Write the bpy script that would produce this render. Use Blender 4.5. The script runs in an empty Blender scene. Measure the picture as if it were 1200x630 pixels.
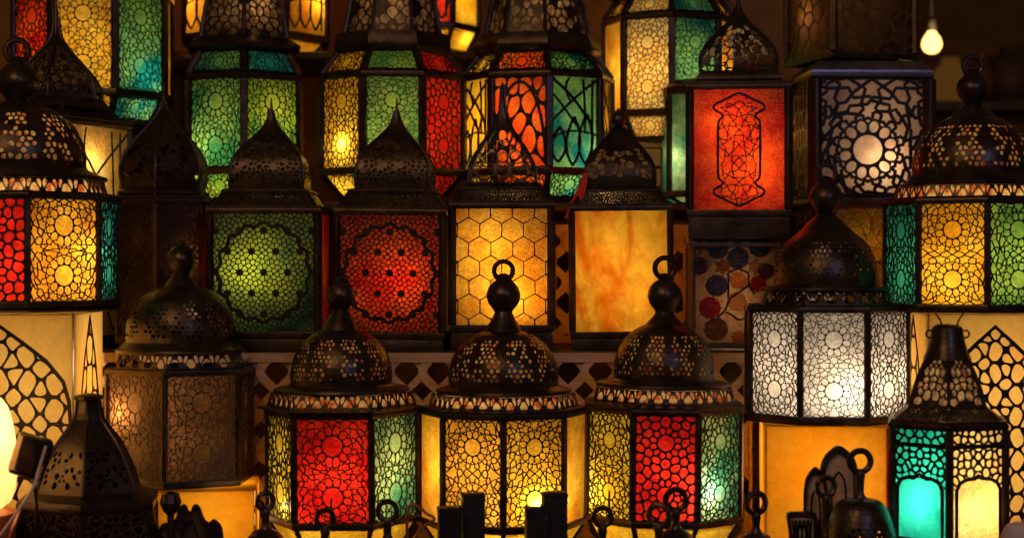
import bpy, math, random
from math import sin, cos, pi, atan, atan2, hypot, sqrt, radians, degrees
from mathutils import Vector

SC = bpy.context.scene
COL = SC.collection
K = 0.0005            # picture-pixel size at one metre
EYE = 315.0           # horizon row of the photograph
CAMZ = 1.40           # camera height
TABLE_Z = 0.93
R0 = random.Random(7)

def X(px, d): return (px - 600.0) * d * K
def Z(py, d): return CAMZ + (EYE - py) * d * K

# ------------------------------------------------------------------ materials
MAT = {}
def new_mat(name):
    m = bpy.data.materials.new(name); m.use_nodes = True
    nt = m.node_tree; nt.nodes.clear()
    out = nt.nodes.new('ShaderNodeOutputMaterial')
    MAT[name] = m
    return m, nt, out

def nd(nt, typ, **kw):
    n = nt.nodes.new(typ)
    for k, v in kw.items():
        if k in ('operation', 'blend_type', 'data_type', 'feature', 'distance', 'noise_dimensions', 'wave_type', 'bands_direction'):
            setattr(n, k, v)
        else:
            n.inputs[k].default_value = v
    return n

def rgba(c): return (c[0], c[1], c[2], 1.0)

def solid(name, ca, cb, rough=.5, metal=0.0, scale=30, bump=.1, bscale=200, spec=.5):
    m, nt, out = new_mat(name)
    geo = nt.nodes.new('ShaderNodeNewGeometry')
    n1 = nd(nt, 'ShaderNodeTexNoise', Scale=scale, Detail=6.0, Roughness=.65)
    nt.links.new(geo.outputs['Position'], n1.inputs['Vector'])
    ramp = nt.nodes.new('ShaderNodeValToRGB')
    ramp.color_ramp.elements[0].position = .33; ramp.color_ramp.elements[1].position = .68
    ramp.color_ramp.elements[0].color = rgba(ca); ramp.color_ramp.elements[1].color = rgba(cb)
    nt.links.new(n1.outputs['Fac'], ramp.inputs['Fac'])
    b = nd(nt, 'ShaderNodeBsdfPrincipled', Metallic=metal)
    b.inputs['Specular IOR Level'].default_value = spec
    nt.links.new(ramp.outputs['Color'], b.inputs['Base Color'])
    mr = nd(nt, 'ShaderNodeMapRange'); mr.inputs['To Min'].default_value = rough - .12; mr.inputs['To Max'].default_value = rough + .15
    nt.links.new(n1.outputs['Fac'], mr.inputs['Value']); nt.links.new(mr.outputs['Result'], b.inputs['Roughness'])
    n2 = nd(nt, 'ShaderNodeTexNoise', Scale=bscale, Detail=3.0)
    nt.links.new(geo.outputs['Position'], n2.inputs['Vector'])
    bp = nd(nt, 'ShaderNodeBump', Strength=bump, Distance=.002)
    nt.links.new(n2.outputs['Fac'], bp.inputs['Height']); nt.links.new(bp.outputs['Normal'], b.inputs['Normal'])
    nt.links.new(b.outputs['BSDF'], out.inputs['Surface'])
    return m

def wood(name, ca, cb, rough=.55, scale=9):
    m, nt, out = new_mat(name)
    geo = nt.nodes.new('ShaderNodeNewGeometry')
    mp = nt.nodes.new('ShaderNodeMapping'); mp.inputs['Scale'].default_value = (1.0, 6.0, 9.0)
    nt.links.new(geo.outputs['Position'], mp.inputs['Vector'])
    n1 = nd(nt, 'ShaderNodeTexNoise', Scale=scale, Detail=8.0, Roughness=.7, Distortion=.6)
    nt.links.new(mp.outputs['Vector'], n1.inputs['Vector'])
    ramp = nt.nodes.new('ShaderNodeValToRGB')
    ramp.color_ramp.elements[0].position = .3; ramp.color_ramp.elements[1].position = .7
    ramp.color_ramp.elements[0].color = rgba(ca); ramp.color_ramp.elements[1].color = rgba(cb)
    nt.links.new(n1.outputs['Fac'], ramp.inputs['Fac'])
    b = nd(nt, 'ShaderNodeBsdfPrincipled', Roughness=rough)
    nt.links.new(ramp.outputs['Color'], b.inputs['Base Color'])
    bp = nd(nt, 'ShaderNodeBump', Strength=.25, Distance=.002)
    nt.links.new(n1.outputs['Fac'], bp.inputs['Height']); nt.links.new(bp.outputs['Normal'], b.inputs['Normal'])
    nt.links.new(b.outputs['BSDF'], out.inputs['Surface'])
    return m

def glass(name, ca, cb, clear=.10, scale=14, hammer=260, bump=.6, gloss=.018, swirl=0.0, lo=.38, hi=.62, stretch=(1, 1, 1), dust=.25):
    """Thin rolled coloured glass: it scatters the lamp light through, lets a little pass straight."""
    m, nt, out = new_mat(name)
    geo = nt.nodes.new('ShaderNodeNewGeometry')
    n1 = nd(nt, 'ShaderNodeTexNoise', Scale=scale, Detail=4.0, Roughness=.55, Distortion=swirl)
    mpg = nt.nodes.new('ShaderNodeMapping'); mpg.inputs['Scale'].default_value = stretch
    nt.links.new(geo.outputs['Position'], mpg.inputs['Vector']); nt.links.new(mpg.outputs['Vector'], n1.inputs['Vector'])
    ramp = nt.nodes.new('ShaderNodeValToRGB')
    ramp.color_ramp.elements[0].position = lo; ramp.color_ramp.elements[1].position = hi
    ramp.color_ramp.elements[0].color = rgba(ca); ramp.color_ramp.elements[1].color = rgba(cb)
    nt.links.new(n1.outputs['Fac'], ramp.inputs['Fac'])
    n2 = nd(nt, 'ShaderNodeTexNoise', Scale=hammer, Detail=2.0)
    nt.links.new(geo.outputs['Position'], n2.inputs['Vector'])
    bp = nd(nt, 'ShaderNodeBump', Strength=bump, Distance=.003)
    nt.links.new(n2.outputs['Fac'], bp.inputs['Height'])
    cr = nd(nt, 'ShaderNodeTexVoronoi', Scale=hammer * 1.15); nt.links.new(geo.outputs['Position'], cr.inputs['Vector'])
    sp = nt.nodes.new('ShaderNodeSeparateColor'); nt.links.new(cr.outputs['Color'], sp.inputs['Color'])
    mr = nd(nt, 'ShaderNodeMapRange'); mr.inputs['To Min'].default_value = 1 - .55 * min(1, bump); mr.inputs['To Max'].default_value = 1.0
    nd_ = nd(nt, 'ShaderNodeTexNoise', Scale=24.0, Detail=9.0, Roughness=.75); nt.links.new(geo.outputs['Position'], nd_.inputs['Vector'])
    md = nd(nt, 'ShaderNodeMapRange'); md.inputs['From Min'].default_value = .35; md.inputs['From Max'].default_value = .65; md.inputs['To Min'].default_value = 1 - 1.6 * dust; md.inputs['To Max'].default_value = 1.0
    nt.links.new(nd_.outputs['Fac'], md.inputs['Value'])
    mm = nd(nt, 'ShaderNodeMath', operation='MULTIPLY'); nt.links.new(md.outputs['Result'], mm.inputs[1])
    nt.links.new(sp.outputs[0], mr.inputs['Value']); nt.links.new(mr.outputs['Result'], mm.inputs[0])
    mx = nd(nt, 'ShaderNodeVectorMath', operation='SCALE'); nt.links.new(ramp.outputs['Color'], mx.inputs[0]); nt.links.new(mm.outputs[0], mx.inputs['Scale'])
    tr = nt.nodes.new('ShaderNodeBsdfTranslucent'); tp = nt.nodes.new('ShaderNodeBsdfTransparent')
    gl = nd(nt, 'ShaderNodeBsdfGlossy', Roughness=.22); gl.inputs['Color'].default_value = (.9, .9, .9, 1)
    nt.links.new(mx.outputs[0], tr.inputs['Color']); nt.links.new(ramp.outputs['Color'], tp.inputs['Color'])
    nt.links.new(bp.outputs['Normal'], tr.inputs['Normal']); nt.links.new(bp.outputs['Normal'], gl.inputs['Normal'])
    m1 = nd(nt, 'ShaderNodeMixShader', Fac=clear); m2 = nd(nt, 'ShaderNodeMixShader', Fac=gloss)
    nt.links.new(tr.outputs[0], m1.inputs[1]); nt.links.new(tp.outputs[0], m1.inputs[2])
    nt.links.new(m1.outputs[0], m2.inputs[1]); nt.links.new(gl.outputs[0], m2.inputs[2])
    nt.links.new(m2.outputs[0], out.inputs['Surface'])
    return m

def emit(name, col, st):
    m, nt, out = new_mat(name)
    e = nd(nt, 'ShaderNodeEmission', Strength=st); e.inputs['Color'].default_value = rgba(col)
    nt.links.new(e.outputs[0], out.inputs['Surface'])
    return m

METAL = solid('dark_bronze_metal', (.030, .020, .014), (.085, .055, .036), rough=.34, metal=.75, scale=26, bump=.25, bscale=160)
LACE = solid('black_iron_lace', (.010, .007, .005), (.028, .019, .013), rough=.42, metal=.6, scale=60, bump=.2, bscale=300)
BRONZE = solid('worn_bronze', (.10, .055, .028), (.24, .13, .06), rough=.4, metal=.7, scale=40, bump=.3, bscale=220)
BROWNLACE = solid('brown_lace', (.055, .030, .015), (.13, .068, .034), rough=.5, metal=.4, scale=50, bump=.3, bscale=260)
BLACK = solid('black_plastic', (.006, .006, .007), (.014, .013, .013), rough=.4, scale=20, bump=.05)
TIN = solid('pale_tin', (.14, .13, .16), (.26, .24, .28), rough=.3, metal=.8, scale=30, bump=.2)
FRET = wood('fret_wood', (.33, .19, .10), (.56, .36, .22))
FRET_LIT = wood('lit_fret_wood', (.50, .30, .14), (.72, .48, .26))  # fret wood made paler: amber lantern glow put into the colour
DARKWOOD = wood('dark_wood', (.035, .018, .010), (.085, .045, .025))
TABLEWOOD = wood('table_wood', (.10, .05, .025), (.20, .11, .055))
WALLM = solid('brown_plaster', (.15, .075, .028), (.34, .17, .062), rough=.85, scale=4, bump=.3, bscale=40, spec=.2)
ROOMM = solid('room_plaster', (.10, .055, .02), (.30, .17, .07), rough=.9, scale=1.6, bump=.3, bscale=30, spec=.1)
COPPER = solid('copper_wire', (.45, .18, .06), (.65, .30, .10), rough=.35, metal=.8)
CABLE = solid('pale_cable', (.45, .36, .30), (.6, .5, .42), rough=.5)
CLOTH = solid('pale_cloth', (.5, .38, .36), (.65, .52, .5), rough=.9, bscale=500, bump=.4)
FLOORM = solid('floor_tile', (.05, .035, .025), (.10, .07, .05), rough=.6, scale=5)
REDCLOTH = solid('red_cloth', (.55, .02, .01), (.7, .04, .02), rough=.8)

RED = glass('red_glass', (.62, .008, .008), (.86, .035, .012), clear=.07)
REDOR = glass('red_orange_glass', (.62, .014, .003), (.84, .085, .008), clear=.07, scale=18)
AMBER = glass('amber_glass', (.84, .28, .012), (1.0, .54, .045), clear=.10)
YELLOW = glass('yellow_glass', (.88, .42, .012), (1.0, .64, .05), clear=.12)
OLIVE = glass('olive_yellow_glass', (.66, .42, .015), (.95, .74, .07), clear=.14)
GREEN = glass('green_glass', (.05, .26, .07), (.34, .56, .09), clear=.07, scale=10)
MINT = glass('mint_glass', (.06, .36, .20), (.50, .74, .30), clear=.10, scale=12)
LIME = glass('lime_glass', (.12, .30, .03), (.58, .72, .05), clear=.07, scale=11)
TEAL = glass('teal_glass', (.01, .22, .20), (.06, .42, .28), clear=.06, scale=10)
TEALMIX = glass('teal_green_glass', (.004, .14, .115), (.22, .52, .13), clear=.08, scale=9)
TURQ = glass('turquoise_glass', (.008, .40, .30), (.03, .60, .45), clear=.02, scale=16, bump=.2, dust=.22)
CREAM = glass('cream_glass', (.92, .52, .12), (1.0, .74, .26), clear=.10)
WHITE = glass('white_glass', (.86, .74, .60), (.96, .88, .76), clear=.07)
FROST = glass('frosted_white_glass', (.74, .46, .28), (.92, .66, .46), clear=.04, scale=8, bump=.2)
SWIRL = glass('swirled_amber_glass', (.78, .20, .006), (1.0, .56, .05), clear=.02, scale=6, swirl=2.6, bump=.25, hammer=60, lo=.34, hi=.60, stretch=(2.2, 1, .7), dust=.2)
BROWNG = glass('smoked_brown_glass', (.16, .07, .025), (.34, .16, .06), clear=.05)
ACRYL = glass('cream_acrylic', (.86, .58, .24), (1.0, .80, .42), clear=.0, scale=7, bump=.10, gloss=.03, dust=.16, lo=.3, hi=.6)
ORACR = glass('amber_acrylic', (.78, .43, .06), (1.0, .66, .15), clear=.0, scale=7, bump=.10, gloss=.03, dust=.2, lo=.3, hi=.6)
LINER = glass('amber_glint_liner', (.80, .16, .03), (1.0, .74, .32), clear=.15, scale=110, lo=.40, hi=.55, dust=0.0, bump=.2)  # added lining behind pierced metal, mottled so the holes show bright glints
LINERB = glass('smoky_glint_liner', (.20, .10, .05), (.50, .32, .18), clear=.20, scale=90)  # added dome lining, tinted for dim pale glints in the holes
GREENMIX = glass('mottled_green_glass', (.005, .16, .08), (.52, .66, .04), clear=.05, scale=7)
TAN = glass('tan_glass', (.13, .06, .03), (.22, .11, .055), clear=.03)
DUSKY = glass('dusky_amber_glass', (.38, .15, .03), (.92, .46, .04), clear=.08, scale=10)
ORANGE = glass('deep_orange_glass', (.80, .05, .006), (.96, .20, .016), clear=.07, scale=14)
BLUE = glass('blue_glass', (.06, .07, .34), (.10, .12, .50), clear=.03)
GLOWM = emit('far_lamp_glow', (1.0, .40, .07), .07)
BULBM = emit('bulb_glow', (1.0, .50, .11), 5.0)

# ------------------------------------------------------------------ mesh builder
class MB:
    def __init__(s): s.v = []; s.f = []
    def add(s, vs, fs):
        o = len(s.v); s.v.extend(vs); s.f.extend([tuple(i + o for i in f) for f in fs])
    def box(s, c, sx, sy, sz, rz=0.0, bev=0.0):
        ca, sa = cos(rz), sin(rz)
        def T(x, y, z): return (c[0] + x * ca - y * sa, c[1] + x * sa + y * ca, c[2] + z)
        hx, hy, hz = sx / 2, sy / 2, sz / 2
        b = bev
        if b <= 0:
            vs = [T(x, y, z) for z in (-hz, hz) for (x, y) in ((-hx, -hy), (hx, -hy), (hx, hy), (-hx, hy))]
            s.add(vs, [(3, 2, 1, 0), (4, 5, 6, 7), (0, 1, 5, 4), (1, 2, 6, 5), (2, 3, 7, 6), (3, 0, 4, 7)])
        else:
            rings = []
            for (z, i) in ((-hz, b), (-hz + b, 0), (hz - b, 0), (hz, b)):
                x1, y1 = hx - i, hy - i
                rings.append([(-x1 + b, -y1), (x1 - b, -y1), (x1, -y1 + b), (x1, y1 - b), (x1 - b, y1), (-x1 + b, y1), (-x1, y1 - b), (-x1, -y1 + b)])
                rings[-1] = [T(x, y, z) for x, y in rings[-1]]
            vs = [p for r in rings for p in r]; fs = [tuple(range(7, -1, -1)), tuple(range(24, 32))]
            for k in range(3):
                for i in range(8):
                    j = (i + 1) % 8; fs.append((k * 8 + i, k * 8 + j, k * 8 + 8 + j, k * 8 + 8 + i))
            s.add(vs, fs)
    def tube(s, pts, r, n=6, closed=False):
        pts = [Vector(p) for p in pts]; N = len(pts); rs = r if isinstance(r, (list, tuple)) else [r] * N
        vs = []; up = None
        for i, p in enumerate(pts):
            a = pts[(i - 1) % N] if (closed or i > 0) else p
            b = pts[(i + 1) % N] if (closed or i < N - 1) else p
            t = (b - a)
            t = t.normalized() if t.length > 1e-9 else Vector((0, 0, 1))
            if up is None:
                up = t.orthogonal().normalized()
            up = (up - t * up.dot(t))
            up = up.normalized() if up.length > 1e-6 else t.orthogonal().normalized()
            w = t.cross(up)
            for k in range(n):
                q = 2 * pi * k / n + pi / n
                vs.append(tuple(p + (up * cos(q) + w * sin(q)) * rs[i]))
        fs = []
        for i in range(N if closed else N - 1):
            j = (i + 1) % N
            for k in range(n):
                l = (k + 1) % n
                fs.append((i * n + k, i * n + l, j * n + l, j * n + k))
        if not closed:
            fs.append(tuple(range(n - 1, -1, -1))); fs.append(tuple(range((N - 1) * n, N * n)))
        s.add(vs, fs)
    def lathe(s, prof, n=32, phase=0.0, closed=False, c=(0, 0), cap=True):
        """prof: (radius, z) list; phase = angle of first vertex, measured from the front (-y)."""
        vs = []
        for r, z in prof:
            for k in range(n):
                a = phase + 2 * pi * k / n
                vs.append((c[0] + r * sin(a), c[1] - r * cos(a), z))
        P = len(prof); fs = []
        for i in range(P if closed else P - 1):
            j = (i + 1) % P
            for k in range(n):
                l = (k + 1) % n
                fs.append((i * n + k, i * n + l, j * n + l, j * n + k))
        if cap and not closed:
            if prof[0][0] > 1e-5: fs.append(tuple(range(n - 1, -1, -1)))
            if prof[-1][0] > 1e-5: fs.append(tuple(range((P - 1) * n, P * n)))
        s.add(vs, fs)
    def torus(s, c, R, r, ry=0.0, n=28, m=8):
        pts = []
        for k in range(n):
            a = 2 * pi * k / n
            x, z = R * cos(a), R * sin(a)
            pts.append((c[0] + x * cos(ry), c[1] + x * sin(ry), c[2] + z))
        s.tube(pts, r, m, True)
    def ring(s, outer, inner, F, depth):
        N = len(outer)
        if inner is None:
            s.add([F(x, y, 0) for x, y in outer], [tuple(range(N))]); return
        vs = [F(x, y, 0) for x, y in outer] + [F(x, y, 0) for x, y in inner] + [F(x, y, -depth) for x, y in inner]
        fs = []
        for i in range(N):
            j = (i + 1) % N
            fs.append((i, j, N + j, N + i)); fs.append((N + i, N + j, 2 * N + j, 2 * N + i))
        s.add(vs, fs)
    def strip(s, pts, t, F, off=.0008, closed=False):
        """flat raised band of half-width t along a 2-D polyline"""
        N = len(pts); L = []; Rr = []
        for i, p in enumerate(pts):
            a = pts[(i - 1) % N] if (closed or i) else p
            b = pts[(i + 1) % N] if (closed or i < N - 1) else p
            dx, dy = b[0] - a[0], b[1] - a[1]; l = hypot(dx, dy) or 1
            nx, ny = -dy / l * t, dx / l * t
            L.append((p[0] + nx, p[1] + ny)); Rr.append((p[0] - nx, p[1] - ny))
        vs = [F(x, y, off) for x, y in L] + [F(x, y, off) for x, y in Rr]
        vs += [F(x, y, -off) for x, y in L] + [F(x, y, -off) for x, y in Rr]
        fs = []
        for i in range(N if closed else N - 1):
            j = (i + 1) % N
            fs += [(i, N + i, N + j, j), (i, j, 2 * N + j, 2 * N + i), (N + i, 3 * N + i, 3 * N + j, N + j)]
        s.add(vs, fs)
    def mesh(s, name, mat):
        me = bpy.data.meshes.new(name); me.from_pydata(s.v, [], s.f); me.materials.append(mat)
        me.polygons.foreach_set('use_smooth', [True] * len(me.polygons))
        me.set_sharp_from_angle(angle=radians(38)); me.update()
        return me

def link(o, parent=None, label=None):
    COL.objects.link(o)
    if parent is not None: o.parent = parent
    if label: o['label'] = label
    return o
def obj(name, mb, mat, parent=None, label=None):
    return link(bpy.data.objects.new(name, mb.mesh(name, mat)), parent, label)
def thing(name, loc, label, cat, group=None):
    o = bpy.data.objects.new(name, None); o.empty_display_size = .02; COL.objects.link(o); o.location = loc
    o['label'] = label; o['category'] = cat
    if group: o['group'] = group
    return o
def tag(o, label, cat, group=None):
    o['label'] = label; o['category'] = cat
    if group: o['group'] = group
    return o
def lamp(parent, loc, watts, col=(1, .72, .36), size=.010):
    l = bpy.data.lights.new('lamp', 'POINT'); l.energy = watts * LAMPS; l.color = col; l.shadow_soft_size = size
    o = bpy.data.objects.new('lamp', l); link(o, parent); o.location = loc
    return o
LAMPS = 1.0

# ------------------------------------------------------------------ planar patterns
def clip(poly, nx, ny, c):
    out = []; N = len(poly)
    for i in range(N):
        a, b = poly[i], poly[(i + 1) % N]
        da, db = nx * a[0] + ny * a[1] - c, nx * b[0] + ny * b[1] - c
        if da <= 0: out.append(a)
        if (da < 0 < db) or (db < 0 < da):
            f = da / (da - db); out.append((a[0] + (b[0] - a[0]) * f, a[1] + (b[1] - a[1]) * f))
    return out
def voronoi(seeds, bound):
    cells = []
    for i, (x, y, w) in enumerate(seeds):
        order = sorted((j for j in range(len(seeds)) if j != i), key=lambda j: (seeds[j][0] - x) ** 2 + (seeds[j][1] - y) ** 2)[:34]
        poly = bound
        for j in order:
            xj, yj, wj = seeds[j]
            poly = clip(poly, 2 * (xj - x), 2 * (yj - y), (xj * xj + yj * yj - wj) - (x * x + y * y - w))
            if len(poly) < 3: break
        cells.append(poly if len(poly) >= 3 else None)
    return cells
def area(p):
    return .5 * sum(p[i][0] * p[(i + 1) % len(p)][1] - p[(i + 1) % len(p)][0] * p[i][1] for i in range(len(p)))
def centroid(p):
    A = area(p)
    if abs(A) < 1e-14: return (sum(q[0] for q in p) / len(p), sum(q[1] for q in p) / len(p))
    cx = cy = 0
    for i in range(len(p)):
        a, b = p[i], p[(i + 1) % len(p)]; k = a[0] * b[1] - b[0] * a[1]
        cx += (a[0] + b[0]) * k; cy += (a[1] + b[1]) * k
    return (cx / (6 * A), cy / (6 * A))
def chaikin(p, it=2, q=.27):
    for _ in range(it):
        o = []
        for i in range(len(p)):
            a, b = p[i], p[(i + 1) % len(p)]
            o += [(a[0] + (b[0] - a[0]) * q, a[1] + (b[1] - a[1]) * q), (b[0] + (a[0] - b[0]) * q, b[1] + (a[1] - b[1]) * q)]
        p = o
    return p
def dedupe(p, e=1e-6):
    o = []
    for q in p:
        if not o or hypot(q[0] - o[-1][0], q[1] - o[-1][1]) > e: o.append(q)
    if len(o) > 1 and hypot(o[0][0] - o[-1][0], o[0][1] - o[-1][1]) < e: o.pop()
    return o
def ray(poly, c, a):
    dx, dy = cos(a), sin(a); best = None
    for i in range(len(poly)):
        p, q = poly[i], poly[(i + 1) % len(poly)]
        ex, ey = q[0] - p[0], q[1] - p[1]
        den = dx * ey - dy * ex
        if abs(den) < 1e-15: continue
        t = ((p[0] - c[0]) * ey - (p[1] - c[1]) * ex) / den
        u = ((p[0] - c[0]) * dy - (p[1] - c[1]) * dx) / den
        if t > 0 and -1e-6 <= u <= 1 + 1e-6 and (best is None or t > best): best = t
    return None if best is None else (c[0] + dx * best, c[1] + dy * best)
def cell_ring(poly, t, rnd=2, seg=12):
    if area(poly) < 0: poly = poly[::-1]
    poly = dedupe(poly)
    if len(poly) < 3: return None
    ins = poly
    for i in range(len(poly)):
        a, b = poly[i], poly[(i + 1) % len(poly)]
        dx, dy = b[0] - a[0], b[1] - a[1]; l = hypot(dx, dy)
        if l < 1e-9: continue
        nx, ny = dy / l, -dx / l
        ins = clip(ins, nx, ny, nx * a[0] + ny * a[1] - t)
        if len(ins) < 3: return (poly, None)
    ins = dedupe(ins)
    if len(ins) < 3 or abs(area(ins)) < (t * .7) ** 2: return (poly, None)
    if rnd: ins = chaikin(ins, rnd)
    c = centroid(ins)
    angs = sorted([atan2(p[1] - c[1], p[0] - c[0]) for p in poly] + [-pi + 2 * pi * (k + .37) / seg for k in range(seg)])
    A = []
    for a in angs:
        if not A or a - A[-1] > .02: A.append(a)
    o, n = [], []
    for a in A:
        p, q = ray(poly, c, a), ray(ins, c, a)
        if p is None or q is None: continue
        o.append(p); n.append(q)
    return (o, n) if len(o) >= 3 else (poly, None)
def rect(w, h): return [(-w / 2, 0), (w / 2, 0), (w / 2, h), (-w / 2, h)]
def fill(seeds, w, h, sp, rng, inside=None, mirror=True, tries=2600):
    pts = [(s[0], s[1]) for s in seeds]
    for _ in range(tries):
        x, y = rng.uniform(0 if mirror else -w / 2, w / 2), rng.uniform(0, h)
        if mirror and x < sp * .45: x = 0.0
        if inside and not inside(x, y): continue
        cand = [(x, y)] if (x == 0 or not mirror) else [(x, y), (-x, y)]
        if all((a - x) ** 2 + (b - y) ** 2 > sp * sp for a, b in pts):
            wgt = rng.uniform(-.22, .22) * sp * sp
            for q in cand:
                pts.append(q); seeds.append((q[0], q[1], wgt))
    return seeds
def hankin(cell, ang):
    """star lines inside one tile, from the middle of each edge (polygons-in-contact)"""
    if area(cell) < 0: cell = cell[::-1]
    cell = dedupe(cell, 2e-4); N = len(cell); out = []
    if N < 3: return out
    M, T = [], []
    for i in range(N):
        a, b = cell[i], cell[(i + 1) % N]; l = hypot(b[0] - a[0], b[1] - a[1]) or 1e-9
        M.append(((a[0] + b[0]) / 2, (a[1] + b[1]) / 2)); T.append(((b[0] - a[0]) / l, (b[1] - a[1]) / l))
    ca, sa = cos(ang), sin(ang)
    for i in range(N):
        j = (i + 1) % N
        t, u = T[i], T[j]
        d1 = (t[0] * ca - t[1] * sa, t[1] * ca + t[0] * sa)           # leans to the next corner
        d2 = (-u[0] * ca - u[1] * sa, -u[1] * ca + u[0] * sa)
        den = d1[0] * d2[1] - d1[1] * d2[0]; wx, wy = M[j][0] - M[i][0], M[j][1] - M[i][1]; L = hypot(wx, wy)
        if abs(den) > 1e-9:
            k = (wx * d2[1] - wy * d2[0]) / den; q = (wx * d1[1] - wy * d1[0]) / den
            if 0 < k < L * 1.3 and 0 < q < L * 1.3:
                P = (M[i][0] + d1[0] * k, M[i][1] + d1[1] * k); out.append([M[i], P, M[j]]); continue
        out.append([M[i], M[j]])
    return out
PCACHE = {}
def pattern(kind, w, h, t, var=0):
    key = (kind, round(w, 3), round(h, 3), round(t, 5), var)
    if key in PCACHE: return PCACHE[key]
    rng = random.Random(hash((len(kind), var, int(w * 1000))) & 0xffff)
    rings, strips = [], []
    B = rect(w, h)
    def do(cells, tt=t, rnd=2, keep=None, solidf=None):
        for c in cells:
            if not c: continue
            g = centroid(c)
            if keep and not keep(*g): continue
            if solidf and solidf(*g): rings.append((dedupe(c), None)); continue
            r = cell_ring(c, tt, rnd)
            if r: rings.append(r)
    if kind in ('rosette', 'fine', 'star', 'bubble'):
        if kind == 'star': cen, rc, n, sp = [(-.04 * w, .40 * h)], .150 * w, 12, .165 * w
        else:
            cen = [(0, .25 * h), (0, .74 * h)] if h > 1.35 * w else [(0, .5 * h)]
            rc = min(.142 * w, .2 * h); n = 12; sp = (.158 if kind == 'rosette' else .138 if kind == 'fine' else .135) * w
            if h < .7 * w: rc = .24 * h; sp = .26 * h
        sd = []
        for cx, cy in cen:
            D = 1.46 * rc
            sd.append((cx, cy, 2 * rc * D - D * D))
            for k in range(n):
                a = 2 * pi * (k + .5) / n; sd.append((cx + D * sin(a), cy + D * cos(a), 0))
        nc = [q for q in sd if abs(q[0]) < w * .53 and -.02 * h < q[1] < h * 1.02]; sd = list(nc); nro = len(sd)
        for cx, cy in cen:
            for k in range(n):
                a = 2 * pi * k / n; q = (cx + 2.15 * rc * sin(a), cy + 2.15 * rc * cos(a), .0)
                if all((q[0] - b[0]) ** 2 + (q[1] - b[1]) ** 2 > (.72 * rc) ** 2 for b in sd): sd.append(q)
        fill(sd, w, h, sp, rng)
        cells = voronoi(sd, B)
        if kind == 'bubble': do(cells, rnd=1)
        else:
            tt = t * (.72 if kind != 'star' else 1.15)
            for i, c in enumerate(cells):
                if not c: continue
                if i < nro:
                    ro = cell_ring(c, tt * .85, 2 if i == 0 or hypot(sd[i][0] - cen[-1][0], sd[i][1] - cen[-1][1]) < .1 * rc else 1)
                    if ro: rings.append(ro)
                else:
                    for ln in hankin(c, radians(56)): strips.append((ln, tt * 1.05, False))
            e = w * .5 - t * .6; strips.append(([(-e, t * .6), (e, t * .6), (e, h - t * .6), (-e, h - t * .6)], tt, True))
    elif kind == 'hex':
        r = w / 4.3; sd = []
        dy = r * .8660
        for j in range(-1, int(h / dy) + 2):
            for i in range(-4, 5):
                sd.append(((i + (.5 if j % 2 else 0)) * r + rng.uniform(-.02, .02) * r, j * dy, 0))
        do(voronoi(sd, B), rnd=0)
    elif kind == 'veins':
        sd = fill([], w, h * .55, .20 * w, rng, mirror=False); st = .55
        cells = voronoi([(x + .35 * (y - h * .25), y, q) for x, y, q in sd], rect(w, h * st))
        do([[(x, y / st) for x, y in c] if c else None for c in cells], tt=t * 1.1, rnd=2)
        for sg in (-1, 1):
            strips.append(([(sg * .48 * w * cos(q) , .04 * h + .9 * h * sin(q)) for q in [pi / 2 * k / 12 for k in range(13)]], t * 1.9, False))
    elif kind == 'script':
        def arc(p0, p1, p2, n=9): return [((1 - q) ** 2 * p0[0] + 2 * q * (1 - q) * p1[0] + q * q * p2[0], (1 - q) ** 2 * p0[1] + 2 * q * (1 - q) * p1[1] + q * q * p2[1]) for q in [k / n for k in range(n + 1)]]
        C = lambda x, y: (max(-.49 * w, min(.49 * w, x)), max(.004 * h, min(.996 * h, y)))
        nd_ = 3
        for k in range(nd_):
            cx = (-.36 + k * .30 + rng.uniform(-.03, .03)) * w; hw = .15 * w; yt2 = .50 + rng.uniform(-.06, .10); yb2 = .02 + rng.uniform(0, .04)
            for sg in (-1, 1): strips.append(([C(*q) for q in arc((cx + .04 * w, yt2 * h), (cx + sg * hw * 2.0, (yb2 * .6 + yt2 * .4) * h), (cx, yb2 * h))], t * rng.uniform(1.3, 1.8), False))
        for a0, a1, a2, k in (((-.5, .98), (-.05, .86), (.30, .50), 1.8), ((.5, .99), (.05, .80), (-.5, .52), 1.6), ((-.5, .80), (-.2, .62), (.1, .42), 1.3), ((.20, .98), (.26, .7), (.22, .38), 1.5), ((.38, .98), (.34, .7), (.40, .05), 1.5), ((-.15, .99), (-.30, .88), (-.12, .72), 1.3), ((-.5, .30), (-.2, .44), (.5, .36), 1.2)):
            j = lambda: rng.uniform(-.04, .04)
            strips.append(([C(*q) for q in arc(((a0[0] + j()) * w, a0[1] * h), ((a1[0] + j()) * w, (a1[1] + j()) * h), ((a2[0] + j()) * w, a2[1] * h))], t * k, False))
    elif kind == 'florets':
        D = w / 4.3; sd = []; dots = []
        for j in range(-3, 13):
            for i in range(-5, 6):
                cx, cy = (i + (.5 if j % 2 else 0)) * D, h / 2 + (j - 4) * D * .866
                sd.append((cx, cy, -.004 * D * D)); dots.append((cx, cy))
                for k in range(8):
                    a = 2 * pi * k / 8 + .2; sd.append((cx + .26 * D * sin(a), cy + .26 * D * cos(a), 0))
                for k in range(12):
                    a = 2 * pi * k / 12 + .4; sd.append((cx + .47 * D * sin(a), cy + .47 * D * cos(a), 0))
        sd = [q for q in sd if abs(q[0]) < .56 * w and -.05 * h < q[1] < 1.05 * h]
        rm = .44 * w
        def solidf(x, y):
            r = hypot(x, (y - h / 2) * .93)
            if abs(r - rm - .02 * w * sin(8 * atan2(y - h / 2, x))) < .022 * w: return True
            return any(hypot(x - a, y - b) < .04 * D for a, b in dots)
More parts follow.
